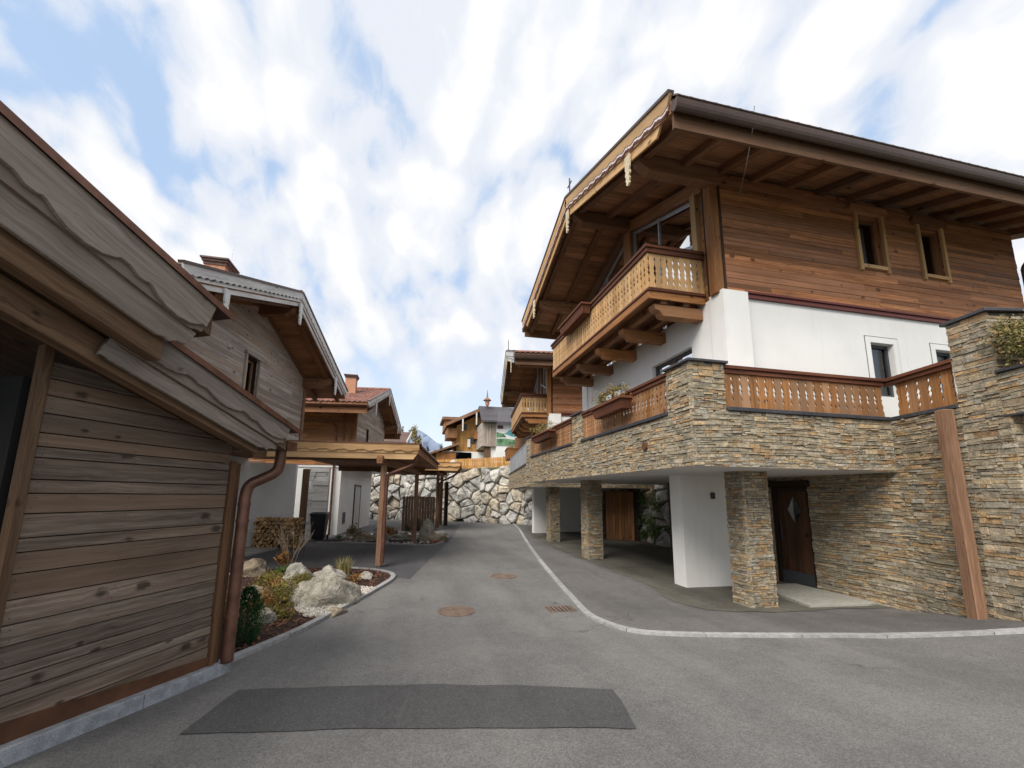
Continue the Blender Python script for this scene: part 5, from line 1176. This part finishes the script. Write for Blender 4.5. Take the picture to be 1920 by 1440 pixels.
tu = MB(); tu.tube([V((7.82, 44, 11.7)), V((7.82, 44, 11.9)), V((7.82, 44, 12.4))], [.12, .22, .3], 8); t_ = tu.build('bell_turret', 'brickc', dh_)
m = MB(); m.tube([V((7.82, 44, 12.38)), V((7.82, 44, 12.48)), V((7.82, 44, 12.75)), V((7.82, 44, 13.6))], [.48, .42, .1, .02], 8); m.build('turret_roof', 'post', t_)
# grey roofed house at the far left
gh = thing('house', 'small house with grey tiled roof and white verge, far beyond the red tiled chalet', 'house', (-3, 42, 4))
m = MB(); m.cbox(-6.5, -.9, 40.8, 46, 3.5, 6.9); m.build('wall', 'pale', gh)
m = MB(); m.hexa([V((-7, 40, 6.6)), V((-.8, 40, 6.6)), V((-.4, 43.5, 8.1)), V((-7, 43.5, 8.1)), V((-7, 40, 6.8)), V((-.8, 40, 6.8)), V((-.4, 43.5, 8.3)), V((-7, 43.5, 8.3))]); m.hexa([V((-7, 47, 6.6)), V((-.8, 47, 6.6)), V((-.4, 43.5, 8.1)), V((-7, 43.5, 8.1)), V((-7, 47, 6.8)), V((-.8, 47, 6.8)), V((-.4, 43.5, 8.3)), V((-7, 43.5, 8.3))]); rf = m.build('roof', 'tilebr', gh)
m = MB(); m.prism([V((-.78, 39.95, 6.5)), V((-.38, 43.5, 8.0)), V((-.38, 43.5, 8.4)), V((-.78, 39.95, 6.9))], V((.06, 0, 0)), None); m.build('verge_board', 'whitec', rf)
h3 = thing('house', 'timber house whose tiled eave shows behind the second gable balcony', 'house', (9, 33, 4))
m = MB(); m.cbox(9.3, 13, 31.5, 37, 3.5, 7.2); m.build('wall', 'barn', h3)
m = MB(); m.hexa([V((6.2, 30.3, 7.25)), V((13, 30.3, 7.25)), V((13, 34, 8.9)), V((7.0, 34, 8.9)), V((6.2, 30.3, 7.5)), V((13, 30.3, 7.5)), V((13, 34, 9.15)), V((7.0, 34, 9.15))]); m.build('roof', 'tilegr', h3)

# ---------------------------------------------------------------- trees far off
def tree(name, label, x, y, z, h, r, mat, n, size, conifer=False, group=None):
    t = thing(name, label, 'tree', (x, y, z), group)
    m = MB(); m.tube([V((x, y, z-.2)), V((x+.05, y, z+h*.5)), V((x, y, z+h*.9))], [h*.022, h*.014, h*.005], 6); m.build('trunk', 'bark', t)
    m = MB()
    if conifer:
        for k in range(12):
            f = k/12; zz_ = z + h*(.12+.86*f); rr = r*(1-f)**.85 + .05
            foliage(m, (x, y, zz_), (rr, rr, h*.06), max(12, int(n/12*(1.25-f))), size*(1.1-.5*f), .3, -.1, .35)
    else:
        for k in range(7):
            a = U(0, 6.28); foliage(m, (x+math.cos(a)*r*.45, y+math.sin(a)*r*.45, z+h*(.45+.5*k/7)), (r*.55, r*.55, h*.16), n//7, size, .3, .2)
    m.build('crown', mat, t); return t
tree('larch_tree', 'yellowish larch tree rising beyond the farther carport roof', .0, 56, 5.0, 6.2, 1.05, 'tan', 1400, .13)
tree('spruce_tree', 'pointed dark spruce just left of the yellowish larch tree', -2.0, 66, 6.5, 6.4, 1.5, 'conif', 500, .3, True, 'distant spruces')
tree('spruce_tree', 'small dark spruce in front of the mountain, right of the larch', 1.6, 50, 5.0, 2.7, .9, 'conif', 300, .25, True, 'distant spruces')
for x, y, h in ((4.4, 68, 4.2), (5.2, 70, 3.6), (3.6, 72, 3.4)):
    tree('spruce_tree', 'dark spruce in the row behind the lean-to of the honey coloured chalet', x, y, 6.3, h, .9, 'conif', 240, .3, True, 'distant spruces')
# ---------------------------------------------------------------- fences, walls and things by the carports
m = MB()
for k in range(12): m.cbox(-.45+k*.135, -.45+k*.135+.128, 21.2, 21.24, .02, 1.72)
ob = m.build('dark_fence', 'blackw'); tag(ob, 'dark stained board fence standing behind the second carport post', 'fence')
m = MB(); m.cbox(1.95, 2.15, 25.0, 25.5, 0, 2.6); ob = m.build('dark_partition', 'blackw', None, bevel=.01); tag(ob, 'narrow dark wooden partition at the back of the farther carport', 'partition')
m = MB(); m.cbox(-6.2, -4.05, 15.5, 15.7, -.05, 2.85); ob = m.build('white_wall', 'white'); tag(ob, 'white plaster carport wall behind the stacked firewood', 'wall')
m = MB(); planks(m, V((-4.35, 17.95, 0)), V((1, 0, 0)), V((0, -1, 0)), .95, 0, 2.9, .15, (), .05, (.15, .5), jit=.02); m.cbox(-4.35, -3.4, 17.95, 18.2, 0, 2.9)
ob = m.build('log_wall', 'silver'); tag(ob, 'whitewashed short-log wall beside the black wheelie bin', 'wall')
m = MB(); m.cbox(-4.2, -3.98, 17.0, 17.2, 0, 2.75); ob = m.build('timber_post', 'shedbm', None, bevel=.01); tag(ob, 'dark brown square post between the firewood and the wheelie bin', 'post')
m = MB(); m.prism([V((x, y, .01)) for x, y in ((-5.6, 14.9), (-4.2, 14.85), (-4.65, 12.8), (-5.6, 12.75))], V((0, 0, .05)), None); ob = m.build('door_slab', 'step'); tag(ob, 'pale stone doorstep slab in front of the white pillar near the firewood', 'step')
bin_ = thing('wheelie_bin', 'black wheelie bin standing by the white house wall', 'bin', (-3.55, 17.55, 0))
m = MB(); bx_, by_ = -3.55, 17.55
m.hexa([V((bx_+a*.22, by_+b_*.25, .06)) for a, b_ in ((-1, -1), (1, -1), (1, 1), (-1, 1))] + [V((bx_+a*.29, by_+b_*.34, .98)) for a, b_ in ((-1, -1), (1, -1), (1, 1), (-1, 1))]); m.cbox(bx_-.32, bx_+.32, by_-.37, by_+.37, .95, 1.0); m.build('body', 'bin', bin_, bevel=.015)
m = MB(); m.hexa([V((bx_+a*.32, by_+b_*.38, 1.005)) for a, b_ in ((-1, -1), (1, -1), (1, 1), (-1, 1))] + [V((bx_+a*.27, by_+b_*.32, 1.08)) for a, b_ in ((-1, -1), (1, -1), (1, 1), (-1, 1))]); m.build('lid', 'bin', bin_, bevel=.015)
for sx in (-1, 1):
    m = MB(); m.tube([V((bx_+sx*.25, by_+.3, .1)), V((bx_+sx*.31, by_+.3, .1))], .1, 14); m.build('wheel', 'bin', bin_)
m = MB(); m.tube([V((bx_-.27, by_+.42, .98)), V((bx_+.27, by_+.42, .98))], .018, 8); m.build('handle', 'bin', bin_)
# firewood: every split log is a thing of its own
protos = []
for k in range(4):
    m = MB(); n = 7; pts = []
    kind = k % 2
    for i in range(n):
        a = (math.pi*1.15 if kind else 2*math.pi)*i/(n-1 if kind else n) + .3; pts.append(V((math.cos(a)*.075*U(.85, 1.1), 0, math.sin(a)*.066*U(.85, 1.1))))
    m.prism(pts, V((0, .34, 0)), None); protos.append(m)
first = [None]*4; cnt = 0; rs = random.Random(5)
row = 0; zc = .07
while zc < 1.05:
    x = -5.05 + (.07 if row % 2 else 0)
    while x < -3.62:
        k = rs.randrange(4)
        if first[k] is None: o = protos[k].build('firewood_log', 'logend'); first[k] = o
        else: o = first[k].copy(); COL.objects.link(o)
        tag(o, 'split firewood log in the stack against the white carport wall', 'firewood log', 'split logs of the firewood stack')
        o.location = (x, 15.08 + rs.uniform(-.02, .03), zc); o.rotation_euler = (0, rs.uniform(0, 6.28), rs.uniform(-.04, .04)); s_ = rs.uniform(.85, 1.1); o.scale = (s_, 1, s_)
        x += .142
    zc += .124; row += 1
# ---------------------------------------------------------------- garden bed beside the shed
random.seed(23)
ep = [V((-1.80, 5.02, 0)), V((-1.58, 5.56, 0)), V((-1.20, 6.62, 0)), V((-.77, 7.84, 0)), V((-.40, 9.0, 0)), V((-.27, 9.55, 0)), V((-.3, 10.0, 0)), V((-.52, 10.4, 0)), V((-.95, 10.75, 0)), V((-1.67, 11.12, 0))]
ep2 = smooth_path(ep, 2)
strip_mesh('kerb', ep2, .10, .05, 'granite', seglen=.8, side=-1)
bed = [(p_.x-.05, p_.y) for p_ in ep2] + [(-2.6, 11.0), (-4.6, 10.9), (-5.6, 9.2), (-4.4, 5.0)]
drape('bed_soil', bed, .025, 'mulch', ST, 'stuff')
def inside(x, y, poly):
    c = False; j = len(poly)-1
    for i in range(len(poly)):
        (xi, yi), (xj, yj) = poly[i][:2], poly[j][:2]
        if (yi > y) != (yj > y) and x < (xj-xi)*(y-yi)/(yj-yi)+xi: c = not c
        j = i
    return c
gravel = [(-1.16, 6.78), (-.72, 8.1), (-.60, 8.55), (-1.0, 8.75), (-1.6, 8.0), (-1.75, 7.3), (-1.45, 6.75)]
inner = [(x-.08, y) for x, y in bed]
m = MB()
for _ in range(3800):
    x, y = U(-3.8, -.2), U(4.95, 11.1)
    if not inside(x, y, inner) or inside(x, y, gravel) or (x < -2.6 and R() < .6): continue
    a = U(0, 6.28); l, w_ = U(.015, .04), U(.006, .016); d = V((math.cos(a), math.sin(a), U(-.5, .5)))*l; e = V((-math.sin(a), math.cos(a), U(-.5, .5)))*w_; o = V((x, y, gz(x, y)+.03+U(0, .025))); c = (R(), R(), R())
    m.face([o-d-e, o+d-e, o+d+e, o-d+e], None, c)
ob = m.build('bark_mulch', 'chip'); ob['kind'] = 'stuff'
m = MB()
k = 0
while k < 3000:
    x, y = U(-1.8, -.55), U(6.7, 8.8)
    if not inside(x, y, gravel): continue
    k += 1; s_ = U(.011, .024); o = V((x, y, gz(x, y)+.032+U(0, .02))); c = (R(), R(), R())
    q = [o + V((math.cos(t)*s_*U(.7, 1.2), math.sin(t)*s_*U(.7, 1.2), U(-.3, .3)*s_)) for t in (0, 1.25, 2.5, 3.8, 5.1)]; top = o + Z*s_*.9
    for i in range(5): m.face([q[i], q[(i+1) % 5], top], None, c)
ob = m.build('white_gravel', 'gravel'); ob['kind'] = 'stuff'
def rk(loc, size, seed, mat, label, rz=0.0):
    o = rock('boulder', loc, size, seed, mat, 4, .5, 0, rz); tag(o, label, 'boulder', 'garden boulders'); return o
rk((-1.36, 7.76, .10), (.64, .52, .43), 17, 'rock', 'largest pale boulder in the middle of the garden bed', .5)
rk((-2.08, 8.95, .12), (.40, .36, .38), 5, 'rock', 'pale rounded boulder just behind the largest one in the garden bed', 1.0)
rk((-1.62, 9.25, .10), (.42, .3, .27), 14, 'rock', 'pale ridge-like boulder between the largest boulder and the tuft of grass', .2)
rk((-3.45, 10.35, .12), (.44, .32, .26), 8, 'rockbr', 'flat-topped brown boulder beside the shed downpipe', .3)
rk((-1.06, 6.98, .02), (.21, .12, .10), 9, 'rockbr', 'small low brown stone touching the kerb of the garden bed', 1.1)
rk((-2.02, 6.7, .06), (.2, .18, .2), 12, 'rock', 'small pale boulder among the shrubs behind the little yew')
rk((-2.55, 7.9, .06), (.26, .2, .22), 16, 'rockbr', 'brownish boulder half hidden by yellow shrubs in the bed')
rk((-.92, 9.55, .04), (.18, .15, .14), 21, 'rock', 'small pale stone at the tip of the garden bed')
rk((.62, 17.1, .2), (.36, .3, .66), 31, 'rock', 'pointed pale boulder behind the second carport post')
rk((.95, 16.6, .08), (.6, .35, .26), 32, 'rockbr', 'long low brown boulder at the foot of the pointed one')
rk((-1.15, 17.2, .15), (.36, .3, .5), 33, 'rock', 'pale upright boulder left of the first carport post')
rk((-1.75, 16.95, .1), (.42, .3, .32), 34, 'rockbr', 'blocky brown boulder in front of the white house wall')
rk((-.35, 17.6, .05), (.5, .35, .18), 35, 'rock', 'flat pale rubble stone between the two carport posts')
rk((1.35, 18.6, .05), (.3, .25, .2), 36, 'rock', 'small pale stone at the road edge of the far bed')
# far bed
ep3 = smooth_path([V((-3.3, 16.25, 0)), V((-2.5, 16.42, 0)), V((-1.32, 16.0, 0)), V((-.16, 15.57, 0)), V((.55, 15.25, 0)), V((1.0, 15.5, 0)), V((1.3, 16.3, 0)), V((1.66, 18.0, 0)), V((1.72, 20.0, 0))], 2)
strip_mesh('kerb', ep3, .10, .05, 'granite', seglen=.8, side=-1)
drape('bed_soil', [(p_.x-.03, p_.y+.03) for p_ in ep3] + [(1.0, 20.3), (-1.2, 20.0), (-3.2, 17.5)], .02, 'mulch', ST, 'stuff')
m = MB()
for _ in range(1200):
    x, y = U(-2.5, 1.5), U(15.6, 19.5)
    if not inside(x, y, [(p_.x, p_.y) for p_ in ep3] + [(1.0, 20.3), (-1.2, 20.0), (-3.2, 17.5)]) or noise.noise(V((x, y, 0))) < -.05: continue
    s_ = U(.02, .05); o = V((x, y, .03+U(0, .03))); c = (R(), R(), R()); q = [o + V((math.cos(t)*s_*U(.7, 1.2), math.sin(t)*s_*U(.7, 1.2), 0)) for t in (0, 1.25, 2.5, 3.8, 5.1)]
    for i in range(5): m.face([q[i], q[(i+1) % 5], o + Z*s_], None, c)
ob = m.build('white_gravel', 'gravel'); ob['kind'] = 'stuff'
# plants
def shrub(loc, rad, n, size, mat, label, name='shrub', up=.2, aspect=.5, stems=True, group='low shrubs of the garden bed'):
    t = thing(name, label, 'shrub', (loc[0], loc[1], gz(loc[0], loc[1])), group)
    m = MB()
    for k in range(5):
        a = U(0, 6.28); foliage(m, (loc[0]+math.cos(a)*rad[0]*.45, loc[1]+math.sin(a)*rad[1]*.45, loc[2]+U(-.2, .35)*rad[2]), (rad[0]*.6, rad[1]*.6, rad[2]*.65), n//5, size, .25, up, aspect)
    m.build('leaves', mat, t)
    if stems:
        m = MB()
        for k in range(9):
            a = U(0, 6.28); b_ = V((loc[0], loc[1], gz(loc[0], loc[1])+.01)); e = V((loc[0]+math.cos(a)*rad[0]*U(.3, .9), loc[1]+math.sin(a)*rad[1]*U(.3, .9), loc[2]+rad[2]*U(.2, .9)))
            m.tube([b_, b_.lerp(e, .5)+Z*.04, e], [.006, .004, .002], 5)
        m.build('stems', 'twig', t)
    return t
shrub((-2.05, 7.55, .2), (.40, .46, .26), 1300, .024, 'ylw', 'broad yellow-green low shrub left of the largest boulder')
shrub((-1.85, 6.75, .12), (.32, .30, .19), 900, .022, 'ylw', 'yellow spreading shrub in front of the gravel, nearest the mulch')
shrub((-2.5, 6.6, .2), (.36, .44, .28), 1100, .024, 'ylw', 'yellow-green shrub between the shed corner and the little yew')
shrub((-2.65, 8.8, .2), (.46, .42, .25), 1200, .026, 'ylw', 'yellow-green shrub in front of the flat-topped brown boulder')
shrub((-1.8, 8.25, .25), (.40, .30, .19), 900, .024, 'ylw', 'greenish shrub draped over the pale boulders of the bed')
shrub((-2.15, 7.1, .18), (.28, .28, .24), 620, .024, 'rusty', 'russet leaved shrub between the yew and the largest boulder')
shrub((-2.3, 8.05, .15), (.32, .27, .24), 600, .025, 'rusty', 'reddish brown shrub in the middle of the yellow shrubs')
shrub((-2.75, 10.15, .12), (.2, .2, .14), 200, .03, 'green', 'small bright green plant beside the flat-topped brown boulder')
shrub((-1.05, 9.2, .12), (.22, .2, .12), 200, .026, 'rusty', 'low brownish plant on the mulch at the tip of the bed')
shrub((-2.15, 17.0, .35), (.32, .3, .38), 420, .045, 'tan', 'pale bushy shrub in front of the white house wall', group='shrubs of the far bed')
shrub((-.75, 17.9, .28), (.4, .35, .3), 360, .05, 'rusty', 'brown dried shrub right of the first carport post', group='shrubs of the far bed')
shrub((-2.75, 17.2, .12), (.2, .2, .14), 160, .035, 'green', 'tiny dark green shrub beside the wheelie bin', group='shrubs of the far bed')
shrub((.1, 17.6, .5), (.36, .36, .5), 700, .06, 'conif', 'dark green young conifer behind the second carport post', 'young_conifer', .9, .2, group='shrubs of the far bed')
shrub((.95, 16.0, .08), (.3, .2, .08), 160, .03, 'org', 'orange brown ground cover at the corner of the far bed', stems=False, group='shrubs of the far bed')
# columnar yew
yw = thing('yew_bush', 'small dark green columnar yew close to the shed downpipe', 'shrub', (-1.88, 5.68, .03))
m = MB()
for _ in range(3200):
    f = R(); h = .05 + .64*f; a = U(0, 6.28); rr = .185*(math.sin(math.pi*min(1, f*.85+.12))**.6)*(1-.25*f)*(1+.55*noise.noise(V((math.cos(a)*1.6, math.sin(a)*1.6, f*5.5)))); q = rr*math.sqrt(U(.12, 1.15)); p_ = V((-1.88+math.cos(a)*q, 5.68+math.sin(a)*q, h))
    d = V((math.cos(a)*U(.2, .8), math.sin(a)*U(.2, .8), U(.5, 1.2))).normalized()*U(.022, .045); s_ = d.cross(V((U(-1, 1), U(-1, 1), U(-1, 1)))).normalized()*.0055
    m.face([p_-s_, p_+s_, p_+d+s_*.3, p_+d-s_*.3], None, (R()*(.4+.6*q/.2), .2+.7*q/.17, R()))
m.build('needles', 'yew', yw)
m = MB(); m.tube([V((-1.88, 5.68, 0)), V((-1.875, 5.685, .35)), V((-1.88, 5.68, .6))], [.014, .01, .004], 6); m.build('stem', 'bark', yw)
# bare bush with orange leaves
db = thing('bare_bush', 'tall bare twiggy bush with orange dead leaves at its foot', 'shrub', (-2.78, 10.75, 0))
m = MB(); rs = random.Random(3)
def branch(p_, d, l, r_, dep):
    e = p_ + d*l; m.tube([p_, (p_+e)*.5 + V((rs.uniform(-.02, .02), rs.uniform(-.02, .02), 0)), e], [r_, r_*.85, r_*.6], 5, caps=False)
    if dep:
        for _ in range(rs.choice((2, 2, 3))):
            dd = (d + V((rs.uniform(-.55, .55), rs.uniform(-.55, .55), rs.uniform(-.1, .4)))).normalized(); branch(e - d*l*rs.uniform(0, .3), dd, l*rs.uniform(.6, .85), r_*.62, dep-1)
for k in range(6): branch(V((-2.78+rs.uniform(-.05, .05), 10.75+rs.uniform(-.05, .05), 0)), V((rs.uniform(-.3, .3), rs.uniform(-.3, .3), 1)).normalized(), rs.uniform(.45, .6), .012, 2)
m.build('twigs', 'twig', db)
m = MB()
for k in range(4): a = U(0, 6.28); foliage(m, (-2.78+math.cos(a)*.16, 10.75+math.sin(a)*.16, U(.25, .5)), (.2, .2, .18), 60, .035, .2, 0, .7)
m.build('dead_leaves', 'rusty', db)
# tuft of ornamental grass
og = thing('grass_tuft', 'pale yellow ornamental grass tuft behind the mulch tip of the bed', 'grass', (-1.42, 9.95, 0))
m = MB()
for _ in range(260):
    a = U(0, 6.28); l = U(.2, .5); b_ = V((-1.42+U(-.12, .12), 9.95+U(-.12, .12), .02)); d = V((math.cos(a)*U(.05, .45), math.sin(a)*U(.05, .45), 1)).normalized(); s_ = V((-math.sin(a), math.cos(a), 0))*.005
    m1 = b_ + d*l*.6; e = m1 + (d + V((math.cos(a), math.sin(a), -.3))*.35).normalized()*l*.4; c = (R(), R(), R())
    m.face([b_-s_, b_+s_, m1+s_*.8, m1-s_*.8], None, c); m.face([m1-s_*.8, m1+s_*.8, e], None, c)
m.build('blades', 'grassy', og)
